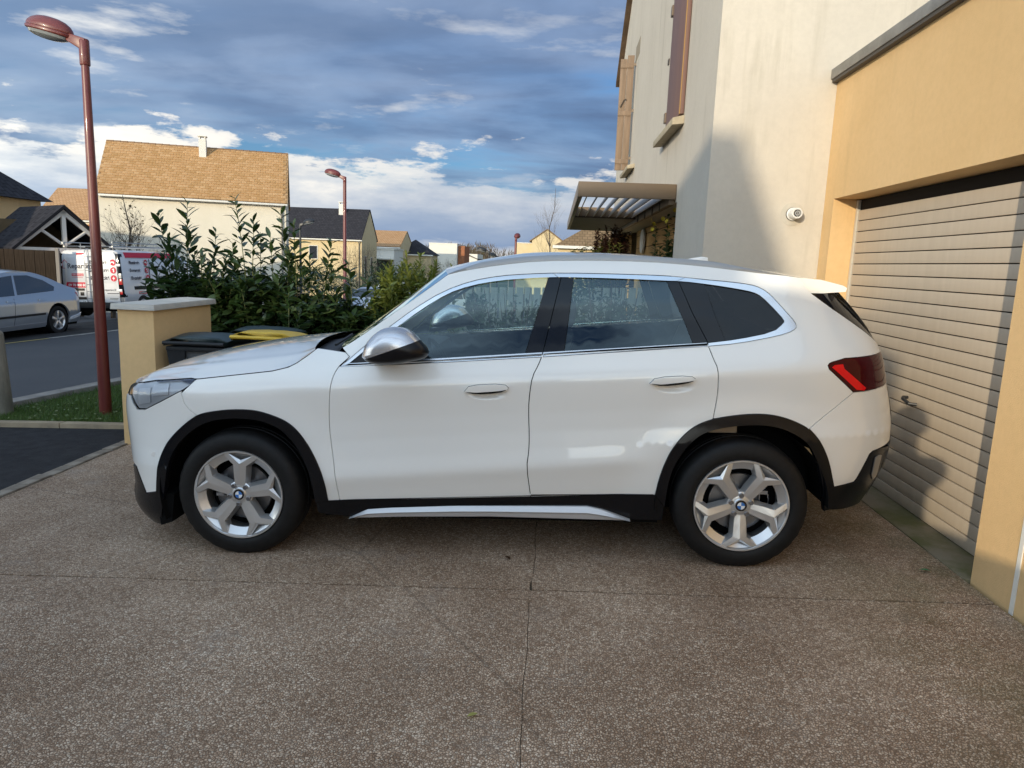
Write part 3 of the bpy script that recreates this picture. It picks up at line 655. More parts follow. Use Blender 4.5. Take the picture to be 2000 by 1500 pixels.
paint = mat('white_paint', (.83, .825, .80), .30, coat=1.0)
cladding = mat('black_gloss_cladding', (.0045, .005, .007), .24, spec=.32)
plastic = mat('black_plastic', (.016, .016, .017), .5)
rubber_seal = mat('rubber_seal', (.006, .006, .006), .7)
chrome = mat('satin_aluminium', (.72, .73, .75), .22, 1.0)
silver = mat('silver_trim', (.60, .61, .63), .36, .35, coat=.3)
gloss_black = mat('gloss_black', (.006, .007, .010), .08, spec=.38)
alloy = mat('alloy_silver', (.66, .665, .67), .30, .75, coat=.2)
alloy_dark = mat('brake_steel', (.25, .25, .26), .4, .9)
tyre_m = mottled('tyre_rubber', (.0055, .0055, .006), (.009, .009, .0095), 30, .6, 160, .0006, spec=.28)
liner_m = mat('liner_felt', (.006, .006, .006), .95, spec=.1)
cloth = mat('seat_leather', (.055, .055, .058), .6)
headliner = mat('headliner', (.22, .21, .20), .9)
red_lens = mat('red_lens', (.80, .006, .010), .15, spec=.25)
smoke_lens = mat('smoked_lens', (.055, .003, .005), .08, spec=.18)
def glass(name, tint, refl=1.0, ior=1.52, rc=(.97, .98, 1)):
    m = bpy.data.materials.new(name); m.use_nodes = True; t = m.node_tree; t.nodes.clear()
    out = N(t, 'ShaderNodeOutputMaterial'); tr = N(t, 'ShaderNodeBsdfTransparent'); tr.inputs[0].default_value = (*tint, 1)
    g = N(t, 'ShaderNodeBsdfGlossy'); g.inputs['Roughness'].default_value = .0; g.inputs[0].default_value = (*rc, 1)
    fr = N(t, 'ShaderNodeFresnel'); fr.inputs[0].default_value = ior
    mx = N(t, 'ShaderNodeMixShader'); link(t, mth(t, 'MULTIPLY', fr.outputs[0], refl), mx.inputs[0])
    link(t, tr.outputs[0], mx.inputs[1]); link(t, g.outputs[0], mx.inputs[2]); link(t, mx.outputs[0], out.inputs[0]); return m
glass_m = glass('tinted_glass', (.82, .93, .91), 2.0, 1.55, (.74, .92, 1.))
dark_glass = glass('privacy_glass', (.10, .11, .12), .9, 1.5)
lens_clear = glass('clear_lens', (.93, .94, .95), 1.0, 1.5)

car = empty('white_suv', 'white SUV with black wheel arches and silver star wheels, parked against the garage door', 'car',
            (-.3065, 4.517, -.0455), (0, -math.atan(.0353), 0))
FS = [(xsplit(z, -1), z) for z in np.linspace(.93, .12, 28)]            # where the front wraps round
RS = [(xsplit(z, 1), z) for z in np.linspace(.12, 1.0, 30)]
RSU = [(xsplit(z, 1, .55), z) for z in np.linspace(1.0, 1.43, 16)]
def sec(curve, x0, x1):
    """piece of a curve between two x values, order kept"""
    c = resample(list(curve)+[curve[-1]], .004)
    lo, hi = min(x0, x1), max(x0, x1)
    return [p for p in c if lo-1e-6 <= p[0] <= hi+1e-6]
A_FO, A_FI = smoothc(CUR['archF_out'], 2), smoothc(CUR['archF_in'], 2)
A_RO, A_RI = smoothc(CUR['archR_out'], 2), smoothc(CUR['archR_in'], 2)
HE = CUR['hood_edge']; HL = CUR['headlamp']; DM = smoothc(CUR['door_mid'], 1); DR = smoothc(CUR['door_rear'], 1)
FD = smoothc(CUR['fender_door'], 1); CLO = CUR['cw_low_out']; CLI = CUR['cw_low_in']
CUO, CUI = smoothc(CUR['cw_up_out'], 1), smoothc(CUR['cw_up_in'], 1)
RG, AP = smoothc(CUR['roof_gap'], 1), smoothc(CUR['apillar_out'], 1)
DB = CUR['door_bottom']; FB = CUR['fender_bumper']; BQ = CUR['bumper_quarter']; TL = CUR['taillamp']; RL = CUR['rb_low']
def upto(c, f): return [p for p in c if f(p)]
iF = min(range(len(A_FO)), key=lambda i: math.dist(A_FO[i], FB[-1]))
iR = min(range(len(A_RO)), key=lambda i: math.dist(A_RO[i], BQ[-1]))
iRD = min(range(len(A_RO)), key=lambda i: math.dist(A_RO[i], DR[-1]))
tip = max(range(len(CUO)), key=lambda i: CUO[i][0])
LOWF = [(-1.985, .451), (-1.912, .311), A_FO[0]]
RLc = RL[:-1]+[(2.095, .622)]
zr0 = RLc[-1][1]
tl_top = [p for p in TL if p[0] < 2.0 and p[1] > 1.07]+[(xsplit(1.10, 1, .60), 1.122)]
tl_bot = [(xsplit(.955, 1, .60), .955), TL[6], TL[7], TL[8], TL[9]]
fin_low = [(xsplit(1.14, 1, .58), 1.165), CUR['black_fin'][10], CUR['black_fin'][11], CUR['black_fin'][0]]
SP = CUR['spoiler_edge']
P = {}
P['front_door'] = FD+sec(DB, FD[-1][0], DM[-1][0])+DM[::-1]+sec(CLO, DM[0][0], CLO[0][0])[::-1]
P['rear_door'] = DM+sec(DB, DM[-1][0], A_RO[0][0])+A_RO[:iRD+1]+DR[::-1]+sec(CLO, DM[0][0]+.003, DR[0][0])[::-1]
P['front_wing'] = HE[4:]+CUR['fender_apillar'][1:]+FD+[A_FO[-1]]+A_FO[iF:-1][::-1]+FB[::-1]+[HL[5]]
P['front_bumper'] = [HL[6], HL[7], HL[8], HL[9], HL[10], HL[11]]+[(x, z) for x, z in FS if .46 < z < .85]+LOWF+A_FO[1:iF+1]+FB[::-1]
P['lower_front_bumper'] = LOWF[::-1]+[(x, z) for x, z in FS if z < .44]+[(-2.03, .105), (-1.92, .118), (-1.83, .13), A_FI[0]]
P['body_side'] = CUR['fender_apillar'][2:]+[p for p in CUO[:tip+1]]+CUO[tip+1:]+DR+A_RO[iRD+1:iR+1]+BQ[::-1]+[TL[8], TL[9]]+tl_top+fin_low+[SP[1], SP[0]]+RG[::-1]+AP[::-1]+CUR['fender_apillar'][:1]
P['rear_bumper'] = BQ+A_RO[iR+1:]+RLc[1:]+[(x, z) for x, z in RS if zr0+.01 < z < .94]+tl_bot[:3]
P['lower_rear_bumper'] = RLc+[(x, z) for x, z in RS if .315 < z < zr0-.01][::-1]+[(2.045, .288), (1.93, .290), (1.83, .300), A_RI[-1]]
print('polys', {k: round(area(dedupe(v)), 3) for k, v in P.items()})
inner_poly = [(-2.0, .45), (-1.95, .88)]+[(x, z-.03) for x, z in HE[1:]]+[(x, z-.004) for x, z in CLO]+[(1.3, 1.17), (1.7, 1.2), (1.95, 1.1), (2.0, .95), (2.05, .6), (1.9, .45), A_RI[-3]]+A_RI[::-1][3:-1]+[(.94, .27), (-.9, .27)]+A_FI[::-1][2:-2]
door_paint = paint
for sd_ in (-1, 1):
    for nm, gr in (('front_door', .022), ('rear_door', .022), ('front_wing', .026), ('front_bumper', .026), ('body_side', .028), ('rear_bumper', .026)):
        P_o = patch(nm, P[nm], sd_, paint, car, grid=gr, extra=[(hx_+i*.0095, hz_c+j*.0052) for hx_, hz_c in HANDLES for i in range(-13, 14) for j in range(-8, 9)] if 'door' in nm else ())
        if nm in ('front_door', 'rear_door'):
            hk = CUR['handleF' if nm == 'front_door' else 'handleR']
            cxh = sum(p[0] for p in hk)/4
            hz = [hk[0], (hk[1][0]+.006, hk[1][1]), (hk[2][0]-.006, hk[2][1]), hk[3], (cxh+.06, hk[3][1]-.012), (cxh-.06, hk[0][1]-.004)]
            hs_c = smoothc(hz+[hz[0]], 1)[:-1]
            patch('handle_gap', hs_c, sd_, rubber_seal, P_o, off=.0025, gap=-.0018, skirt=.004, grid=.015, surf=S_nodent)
            patch('handle', hs_c, sd_, paint, P_o, off=.016, gap=.0, skirt=.014, grid=.015, surf=S_nodent)
            patch('grip_slot', smoothc([(hk[0][0]+.006, hk[0][1]+.0005), (cxh-.06, hk[0][1]-.0135), (cxh+.06, hk[3][1]-.0205), (hk[3][0]-.006, hk[3][1]+.0005), (cxh+.06, hk[3][1]-.010), (cxh-.06, hk[0][1]-.003)], 1), sd_, rubber_seal, P_o, off=.0172, gap=0, skirt=.012, grid=.02, surf=S_nodent)
    patch('lower_front_bumper', P['lower_front_bumper'], sd_, cladding, car, off=.004, skirt=.03)
    patch('lower_rear_bumper', P['lower_rear_bumper'], sd_, cladding, car, off=.004, skirt=.03)
    patch('wheel_arch_trim', A_FO+A_FI[::-1], sd_, cladding, car, off=.010, gap=0, skirt=.05, grid=.03)
    patch('wheel_arch_trim', A_RO+A_RI[::-1], sd_, cladding, car, off=.010, gap=0, skirt=.05, grid=.03)
    patch('sill', sec(DB, -.857, .897)+[A_RO[0], A_RI[0]]+CUR['sill_bot'][::-1]+[A_FI[-1]], sd_, cladding, car, off=.006, skirt=.05)
    st_t = [(-.745, .213), (-.644, .265), (-.521, .2765), (-.167, .296), (.2325, .305), (.548, .310), (.627, .292), (.776, .236)]
    st_b = [(-.745, .212), (-.4735, .226), (.032, .2395), (.53, .237), (.776, .2345)]
    rows = []
    for x in np.linspace(-.744, .775, 60):
        zt_ = float(np.interp(x, *zip(*st_t))); zb_ = float(np.interp(x, *zip(*st_b))); h = max(.001, zt_-zb_)
        rows.append([(x, sd_*.850, zt_), (x, sd_*.872, zt_-h*.04), (x, sd_*.889, zt_-h*.45), (x, sd_*.880, zt_-h*.62), (x, sd_*.872, zb_), (x, sd_*.84, zb_)])
    loft('sill_trim', rows, silver, car, flip=sd_ > 0, angle=12)
    patch('inner_body', inner_poly, sd_, rubber_seal, car, off=-.028, gap=0, skirt=.01, grid=.06)
    # bright strip round the windows, in three lengths
    i1 = min(range(len(CUO)), key=lambda i: abs(CUO[i][0]-.3945)+(CUO[i][1] < 1.4)*9); j1 = min(range(len(CUI)), key=lambda i: abs(CUI[i][0]-.3945)+(CUI[i][1] < 1.4)*9)
    i2 = min(range(len(CUO)), key=lambda i: abs(CUO[i][0]-1.02)+(CUO[i][1] < 1.4)*9); j2 = min(range(len(CUI)), key=lambda i: abs(CUI[i][0]-1.02)+(CUI[i][1] < 1.4)*9)
    strips = [CUO[:i1+1]+CUI[:j1+1][::-1], CUO[i1:i2+1]+CUI[j1:j2+1][::-1], CUO[i2:]+CUI[j2:][::-1],
              sec(CLO, -.77, .299)+sec(CLI, -.73, .299)[::-1], sec(CLO, .303, 1.148)+sec(CLI, .303, 1.148)[::-1]]
    for st in strips: patch('window_trim', st, sd_, chrome, car, off=.003, gap=.0012, skirt=.012, grid=.05)
    bpf, bpm, bpr = CUR['bp_front'], CUR['bp_mid'], CUR['bp_rear']; cpf, cpm, cpr = CUR['cp_front'], CUR['cp_mid'], CUR['cp_rear']
    patch('pillar_trim', [bpf[0], bpm[0], bpm[1], bpf[1]], sd_, gloss_black, car, off=-.003, skirt=.02, gap=.002)
    patch('pillar_trim', [bpm[0], bpr[0], bpr[1], bpm[1]], sd_, gloss_black, car, off=-.003, skirt=.02, gap=.002)
    patch('pillar_trim', cpf[:1]+cpm[:1]+cpm[1:]+cpf[:0:-1], sd_, gloss_black, car, off=-.003, skirt=.02, gap=.002)
    patch('pillar_trim', cpm[:1]+cpr+cpm[:0:-1], sd_, gloss_black, car, off=-.003, skirt=.02, gap=.002)
    tri = CUR['tri_front']; dg = (-.50, 1.222)
    patch('mirror_base', [CUI[0], CUR['cw_up_in'][1], CUR['cw_up_in'][2], (-.565, 1.19), (-.60, 1.063)], sd_, plastic, car, off=-.004, gap=.001)
    a0 = [(-.60, 1.063), (-.565, 1.19)]+[p for p in CUI if -.565 < p[0] < bpf[0][0] and p[1] > 1.19]
    patch('front_window', a0+[bpf[0], bpf[1]]+sec(CLI, -.60, bpf[1][0])[::-1], sd_, glass_m, car, off=-.006, gap=0, skirt=.002, grid=.05)
    patch('rear_window', [bpr[0]]+[p for p in CUI if bpr[0][0] < p[0] < cpf[0][0] and p[1] > 1.45]+cpf+sec(CLI, bpr[1][0], cpf[-1][0])[::-1], sd_, glass_m, car, off=-.006, gap=0, skirt=.002, grid=.05)
    q_ = [p for p in CUI[j2:] if p[0] > cpr[0][0]] 
    q_ = [cpr[0]]+[p for p in q_ if p[1] > 1.19 or p[0] > 1.25]+[cpr[2], cpr[1]]
    patch('quarter_window', q_, sd_, dark_glass, car, off=-.006, gap=0, skirt=.002, grid=.05)
    # lamps
    lamp_o = patch('headlamp', HL[:6]+HL[6:], sd_, lens_clear, car, off=.001, gap=.002, skirt=.002, grid=.025)
    patch('lamp_housing', HL, sd_, mat('lamp_inner', (.62, .64, .68), .4, .15), lamp_o, off=-.021, gap=.004, skirt=.012, grid=.025)
    for (lx, lz, lw, lh) in ((-1.87, .865, .045, .05), (-1.76, .905, .05, .035)):
        patch('lamp_reflector', [(lx-lw, lz-lh), (lx+lw, lz-lh*.6), (lx+lw, lz+lh), (lx-lw, lz+lh*.7)], sd_, mat('lamp_chrome', (.80, .82, .86), .30, .25), lamp_o, off=-.011, gap=0, skirt=.008, grid=.03)
    patch('lamp_brow', [HL[2], HL[3], HL[4], HL[5], (-1.65, .955), (-1.80, .94)], sd_, mat('lamp_blue_shade', (.06, .08, .14), .1, .6), lamp_o, off=-.006, gap=.004, skirt=.006, grid=.03)
    tail_o = patch('tail_lamp', tl_top+tl_bot+[], sd_, smoke_lens, car, off=.002, gap=.002, skirt=.02, grid=.025)
    patch('red_reflector', CUR['tail_red'], sd_, red_lens, tail_o, off=.004, gap=0, skirt=.003, grid=.03)
    # dark side blade between quarter panel and tailgate glass
    patch('tail_blade', [fin_low[3], fin_low[2], fin_low[1], fin_low[0]]+[(x, z) for x, z in RSU if 1.17 < z < 1.40]+[(1.835, 1.432)], sd_, gloss_black, car, off=-.002, gap=.001, skirt=.02)
    patch('bumper_insert', [(2.088, .585), (2.064, .575), (2.062, .476), (2.085, .44), (2.11, .45), (2.115, .58)], sd_, mat('insert_grey', (.30, .29, .28), .35, .5), car, off=.012, gap=0, skirt=.01, grid=.03)
    # parking sensor
    MB().lathe([(.0135, 0), (.0135, .004), (.011, .0045), (0, .0045)], 20, 'y').build('parking_sensor', paint, car, True,
        loc=(-1.82, sd_*(float(S(-1.82, .551))+(.0005 if sd_ > 0 else .0005)), .551), rot=(0 if sd_ > 0 else math.pi, 0, -sd_*.30 if sd_ > 0 else .30))
# bonnet, windscreen, roof, tail: swept from edge to edge
def yS(x, z): return float(S(x, z))
hx = [-2.35]+[p[0] for p in HE]; hz_ = [.80]+[p[1] for p in HE]
def hoodE(x): return float(np.interp(x, hx, hz_))+.0025
cxs = [-2.20, -2.10, -2.008, -1.831, -1.657, -1.443, -1.227, -1.05, -.90]; czs = [.875, .935, .978, 1.022, 1.055, 1.092, 1.116, 1.130, 1.145]
_hg = np.linspace(-2.3, -.8, 301); _hv = np.interp(_hg, cxs, czs); _k = np.exp(-.5*(np.arange(-30, 31)/14.)**2); _k /= _k.sum()
_hv = np.convolve(np.concatenate([_hv[0]+(_hg[0]-np.linspace(_hg[0]+.15, _hg[0], 30, endpoint=False))*-.6*0+0*_hv[:30], _hv, np.full(30, _hv[-1])]), _k, 'valid')
def hoodC(x): return float(np.interp(x, _hg, _hv))
def frontx(t, z=.90):
    b = float(np.interp(z, *_XN))-FA; return -(FA+b*(1-min(abs(t), .9995)**3)**(1/3.4))
rows = []
tt = np.linspace(-1, 1, 61)
for s in np.linspace(0, 1, 46):
    row = []
    for t in tt:
        xf = max(frontx(t*.87, .91), -2.16) if abs(t) < .999 else frontx(.87, .91)
        xf = max(xf, -2.16); xr = -.938-.13*(1-t*t)
        x = xf+(xr-xf)*s
        ze = hoodE(x); ye = yS(max(x, -2.0), hoodE(max(x, -2.0)))-.004
        a = abs(t)
        z = ze+(hoodC(x)-ze)*(1-a**2.6)+.010*max(0, 1-abs(a-.80)/.10)*min(1, s*6)*(1-.5*s)
        row.append((x, t*ye, z))
    rows.append(row)
loft('bonnet', rows, paint, car, flip=True)
for t_i in (0, -1): loft('bonnet_seal', [[r_[t_i], (r_[t_i][0], r_[t_i][1]*.992, r_[t_i][2]-.012), (r_[t_i][0], r_[t_i][1]*.985, r_[t_i][2]-.04)] for r_ in rows[2:]], rubber_seal, car, flip=t_i == 0)
# underside lip so the bonnet's edge has depth
loft('bonnet_edge', [[(x, y, z) for x, y, z in rows[0]], [(x+.01, y*.99, z-.03) for x, y, z in rows[0]]], paint, car)
# cowl between bonnet and windscreen
rows = []
for s in np.linspace(0, 1, 5):
    row = []
    for t in tt[2:-2]:
        x0 = -.945-.13*(1-t*t); x1 = -.80-.115*(1-t*t)
        x = x0+(x1-x0)*s; row.append((x, t*.80, hoodC(-.95)-.045+.02*s-.03*abs(t)))
    rows.append(row)
loft('cowl', rows, plastic, car, flip=True)
rows = []
for s in np.linspace(0, 1, 20):
    xe, ze = lerpc(AP, s); ye = yS(xe, ze)-.012; row = []
    for t in np.linspace(-1, 1, 31):
        row.append((xe-.115*(1-t*t)*(1-.35*s), t*ye, ze+(.004+.032*s)*(1-t*t)))
    rows.append(row)
loft('windscreen', rows, glass_m, car, flip=True)
wtop = rows[-1]
mb = MB()
for t0, t1 in ((-.62, -.05), (.05, .62)):
    mb.tube([(-.80-.115*(1-t0*t0)-.03, t0*.8, 1.118), (-.80-.115*(1-t1*t1)-.02, t1*.8, 1.135)], .008, 6)
mb.build('wiper', plastic, car)
rows = []
for s in np.linspace(0, 1, 36):
    xe, ze = lerpc(RG, s); ye = yS(xe, ze)-.003; row = []
    for t in np.linspace(-1, 1, 31):
        a = abs(t)
        row.append((xe-.0748*(1-t*t)*(1-s)**2, t*ye, ze+(.036+.022*min(1, s*4)-.033*s*s)*(1-a**(2.0+.3*min(1, s*3)))))
    rows.append(row)
loft('roof', rows, paint, car, flip=True)
for sd_ in (-1, 1):
    pts = [lerpc(RG, s) for s in np.linspace(.0, .965, 40)]; rows = []
    for i, (x, z) in enumerate(pts):
        f = i/39; h = .030*min(1, f*9+.1)*min(1, (1-f)*5+.02); wd = .017
        y = yS(x, z)-.022
        rows.append([(x, sd_*(y+dy), z+dz) for dy, dz in ((wd, -.004), (wd*1.05, h*.45), (wd*.6, h*.95), (0, h), (-wd*.6, h*.95), (-wd, h*.4), (-wd, -.01))])
    loft('roof_rail', rows, mat('rail_aluminium', (.30, .305, .315), .4, .6), car, flip=sd_ > 0)
# shark fin aerial
MB().prism([(1.12, 1.605), (1.30, 1.592), (1.30, 1.626), (1.26, 1.631), (1.20, 1.622)], -.012, .012).build('aerial', paint, car, bevel=.008)
# spoiler
rows = []
for t in np.linspace(-1, 1, 21):
    y = t*.585; xr = 2.01-.09*t*t
    rows.append([(1.655, y, 1.514+.02*(1-t*t)), (1.78, y, 1.503+.02*(1-t*t)), (xr-.02, y, 1.472+.015*(1-t*t)), (xr, y, 1.459+.013*(1-t*t)), (xr-.005, y, 1.440+.01*(1-t*t)), (1.80, y, 1.432+.01*(1-t*t)), (1.70, y, 1.432)])
sp_ = loft('spoiler', rows, paint, car, closed=True, angle=50)
bm = bmesh.new(); bm.from_mesh(sp_.data); bmesh.ops.holes_fill(bm, edges=[e for e in bm.edges if len(e.link_faces) == 1]); bmesh.ops.recalc_face_normals(bm, faces=bm.faces); bm.to_mesh(sp_.data); bm.free(); sp_.data.set_sharp_from_angle(angle=R(40))
def rearx(t, z, n=3.1):
    b = float(np.interp(z, *_XR))-RA; return RA+b*(1-min(abs(t), .9995)**3)**(1/n)
def tailrows(z0, z1, nz_, w0, w1, off=0):
    rows = []
    for z in np.linspace(z0, z1, nz_):
        wd = w0+(w1-w0)*(z-z0)/(z1-z0); row = []
        base_ = .895 if z < 1.0 else .895-(z-1.0)*.30
        for t in np.linspace(-1, 1, 31):
            y = t*wd; row.append((rearx(y/base_, z)+off, y, z))
        rows.append(row)
    return rows
loft('tailgate', tailrows(.74, 1.14, 12, .595, .60), paint, car, flip=False)
loft('tailgate_window', tailrows(1.15, 1.432, 10, .565, .52, -.004), dark_glass, car)
loft('rear_bumper_centre', tailrows(.46, .735, 8, .61, .60), paint, car)
loft('rear_diffuser', tailrows(.31, .455, 6, .60, .61, -.01), cladding, car)
MB().box(2.262, 2.272, -.26, .26, .80, .91).build('number_plate_recess', plastic, car)
def frows(z0, z1, n, w0, off=0):
    rows = []
    for z in np.linspace(z0, z1, n):
        row = []
        for t in np.linspace(-1, 1, 31):
            y = t*w0; row.append((frontx(y/.895, z)-off, y, z))
        rows.append(row)
    return rows
loft('front_bumper_centre', frows(.43, .885, 14, .615), paint, car, flip=True)
loft('lower_grille', frows(.13, .43, 8, .615), cladding, car, flip=True)
for sd_ in (-1, 1):
    g = [(sd_*.03, .60), (sd_*.34, .60), (sd_*.38, .74), (sd_*.33, .86), (sd_*.05, .86), (sd_*.03, .80)]
    mb = MB(); bars = MB()
    mb.put([(frontx(y/.895, z)-.006, y, z) for y, z in g], [tuple(range(6))])
    mb.build('grille', plastic, car)
    for k in range(9):
        y = sd_*(.06+.033*k); bars.box(frontx(y/.895, .73)-.03, frontx(y/.895, .73)+.0, y-.004, y+.004, .61, .85)
    bars.build('grille_bars', chrome, car)
# floor, arch liners
MB().box(-1.75, 1.78, -.60, .60, .22, .34).box(-.90, .93, -.80, .80, .2, .32).build('underbody', liner_m, car)
for wx in (-WX, WX):
    for sd_ in (-1, 1):
        pr = []
        n = 28; v_ = []; f = []
        for i in range(n+1):
            a = math.pi*((.02+1.09*i/n) if wx < 0 else (.0+1.03*i/n)); r_ = .445
            for y in (.895, .58): v_.append((wx+r_*math.cos(a)*(1.0), sd_*y, .335+r_*math.sin(a)))
        for i in range(n): f.append((2*i, 2*i+1, 2*i+3, 2*i+2))
        k = len(v_); v_.append((wx, sd_*.58, .335)); f += [(2*i+1, k, 2*i+3) for i in range(n)]
        add('arch_liner', v_, f, liner_m, car)
for y0_, y1_ in ((-.85, -.62), (.62, .85)): MB().prism([(-1.83, .20), (-1.825, .135), (-1.76, .155), (-1.735, .32), (-1.79, .32)], y0_, y1_).build('splash_guard', liner_m, car)
MB().box(1.19, 1.345, -.74, -.60, .69, .775).build('suspension_strut', mat('strut_beige', (.45, .36, .26), .6), car, bevel=.01)
# mirrors: a rounded shell traced round its outline, cap above and housing below
mo = [(-.606, 1.118), (-.590, 1.180), (-.545, 1.232), (-.499, 1.262), (-.445, 1.272), (-.39, 1.266), (-.345, 1.243), (-.318, 1.212), (-.285, 1.180), (-.267, 1.153), (-.270, 1.125), (-.300, 1.108), (-.36, 1.096), (-.428, 1.082), (-.52, 1.078), (-.58, 1.090)]
mo = smoothc(mo+[mo[0]], 2)[:-1]; mcx, mcz = -.43, 1.17
for sd_ in (-1, 1):
    mir = add('wing_mirror', [], [], None, car)
    rows = []; K = 10
    for i in range(K+1):
        ph = math.pi*i/K; sc = max(.02, math.sin(ph))**.55; y = -1.005-.105*math.cos(ph)*(-1)
        rows.append([(mcx+(x-mcx)*sc, sd_*-y*1.0, mcz+(z-mcz)*sc) for x, z in mo])
    n = len(mo); vs_ = [p for r_ in rows for p in r_]
    fs = [(i*n+j, i*n+(j+1) % n, (i+1)*n+(j+1) % n, (i+1)*n+j) for i in range(K) for j in range(n)]+[tuple(range(n)), tuple(K*n+j for j in range(n))]
    for nm, up, m_ in (('mirror_cap', True, mat('mirror_silver', (.60, .61, .65), .27, .75, coat=.3)), ('mirror_housing', False, mat('mirror_black', (.006, .006, .008), .3, spec=.3))):
        o = add(nm, vs_, fs, m_, mir, True); bm = bmesh.new(); bm.from_mesh(o.data); bmesh.ops.remove_doubles(bm, verts=bm.verts, dist=.0008)
        geom = bm.verts[:]+bm.edges[:]+bm.faces[:]
        bmesh.ops.bisect_plane(bm, geom=geom, plane_co=(-.60, 0, 1.106), plane_no=(-.33, 0, .944), clear_inner=up, clear_outer=not up)
        bmesh.ops.recalc_face_normals(bm, faces=bm.faces); bm.to_mesh(o.data); bm.free(); o.data.polygons.foreach_set('use_smooth', [True]*len(o.data.polygons))
    MB().hexa([(-.60, sd_*.83, 1.07), (-.46, sd_*.83, 1.085), (-.46, sd_*1.0, 1.10), (-.56, sd_*1.0, 1.09), (-.58, sd_*.83, 1.10), (-.48, sd_*.83, 1.11), (-.48, sd_*1.0, 1.13), (-.55, sd_*1.0, 1.12)]).build('mirror_arm', gloss_black, mir)
# cabin
mb = MB(); mb.box(-.85, 1.55, -.70, .70, .45, .55); mb.build('cabin_floor', liner_m, car)
MB().hexa([(-.80, -.70, .55), (-.42, -.70, .55), (-.42, .70, .55), (-.80, .70, .55), (-.86, -.72, 1.08), (-.40, -.70, 1.06), (-.40, .70, 1.06), (-.86, .72, 1.08)]).build('dashboard', plastic, car, bevel=.04)
def seat(x, y0, y1, rear=False):
    st = add('rear_seat' if rear else 'front_seat', [], [], None, car); a = MB()
    a.hexa([(x-.46, y0, .60), (x, y0, .56), (x, y1, .56), (x-.46, y1, .60), (x-.46, y0+.02, .76), (x+.02, y0+.02, .72), (x+.02, y1-.02, .72), (x-.46, y1-.02, .76)])
    a.build('seat_cushion', cloth, st, bevel=.04)
    b = MB(); b.hexa([(x-.06, y0, .66), (x+.10, y0, .66), (x+.10, y1, .66), (x-.06, y1, .66), (x+.15, y0+.05, 1.21), (x+.26, y0+.05, 1.20), (x+.26, y1-.05, 1.20), (x+.15, y1-.05, 1.21)])
    b.build('seat_back', cloth, st, bevel=.04)
    for yc in ([(y0+y1)/2] if not rear else [y0+.25, (y0+y1)/2, y1-.25]):
        MB().hexa([(x+.15, yc-.13, 1.23), (x+.25, yc-.13, 1.22), (x+.25, yc+.13, 1.22), (x+.15, yc+.13, 1.23), (x+.19, yc-.11, 1.38), (x+.27, yc-.11, 1.37), (x+.27, yc+.11, 1.37), (x+.19, yc+.11, 1.38)]).build('headrest', cloth, st, bevel=.04)
seat(.22, -.62, -.12); seat(.22, .12, .62); seat(1.10, -.62, .62, True)
rows = []
for s in np.linspace(.02, .98, 12):
    xe, ze = lerpc(RG, s); ye = yS(xe, ze)-.04
    rows.append([(xe, t*ye, ze-.03) for t in np.linspace(-1, 1, 7)])
loft('headliner', rows, headliner, car)
MB().lathe([(.175, -.012), (.19, 0), (.175, .012), (.165, 0), (.175, -.012)], 28, 'x').box(-.01, .01, -.17, .17, -.015, .015).build('steering_wheel', plastic, car, True, loc=(-.30, -.37, .98), rot=(0, R(-25), 0))
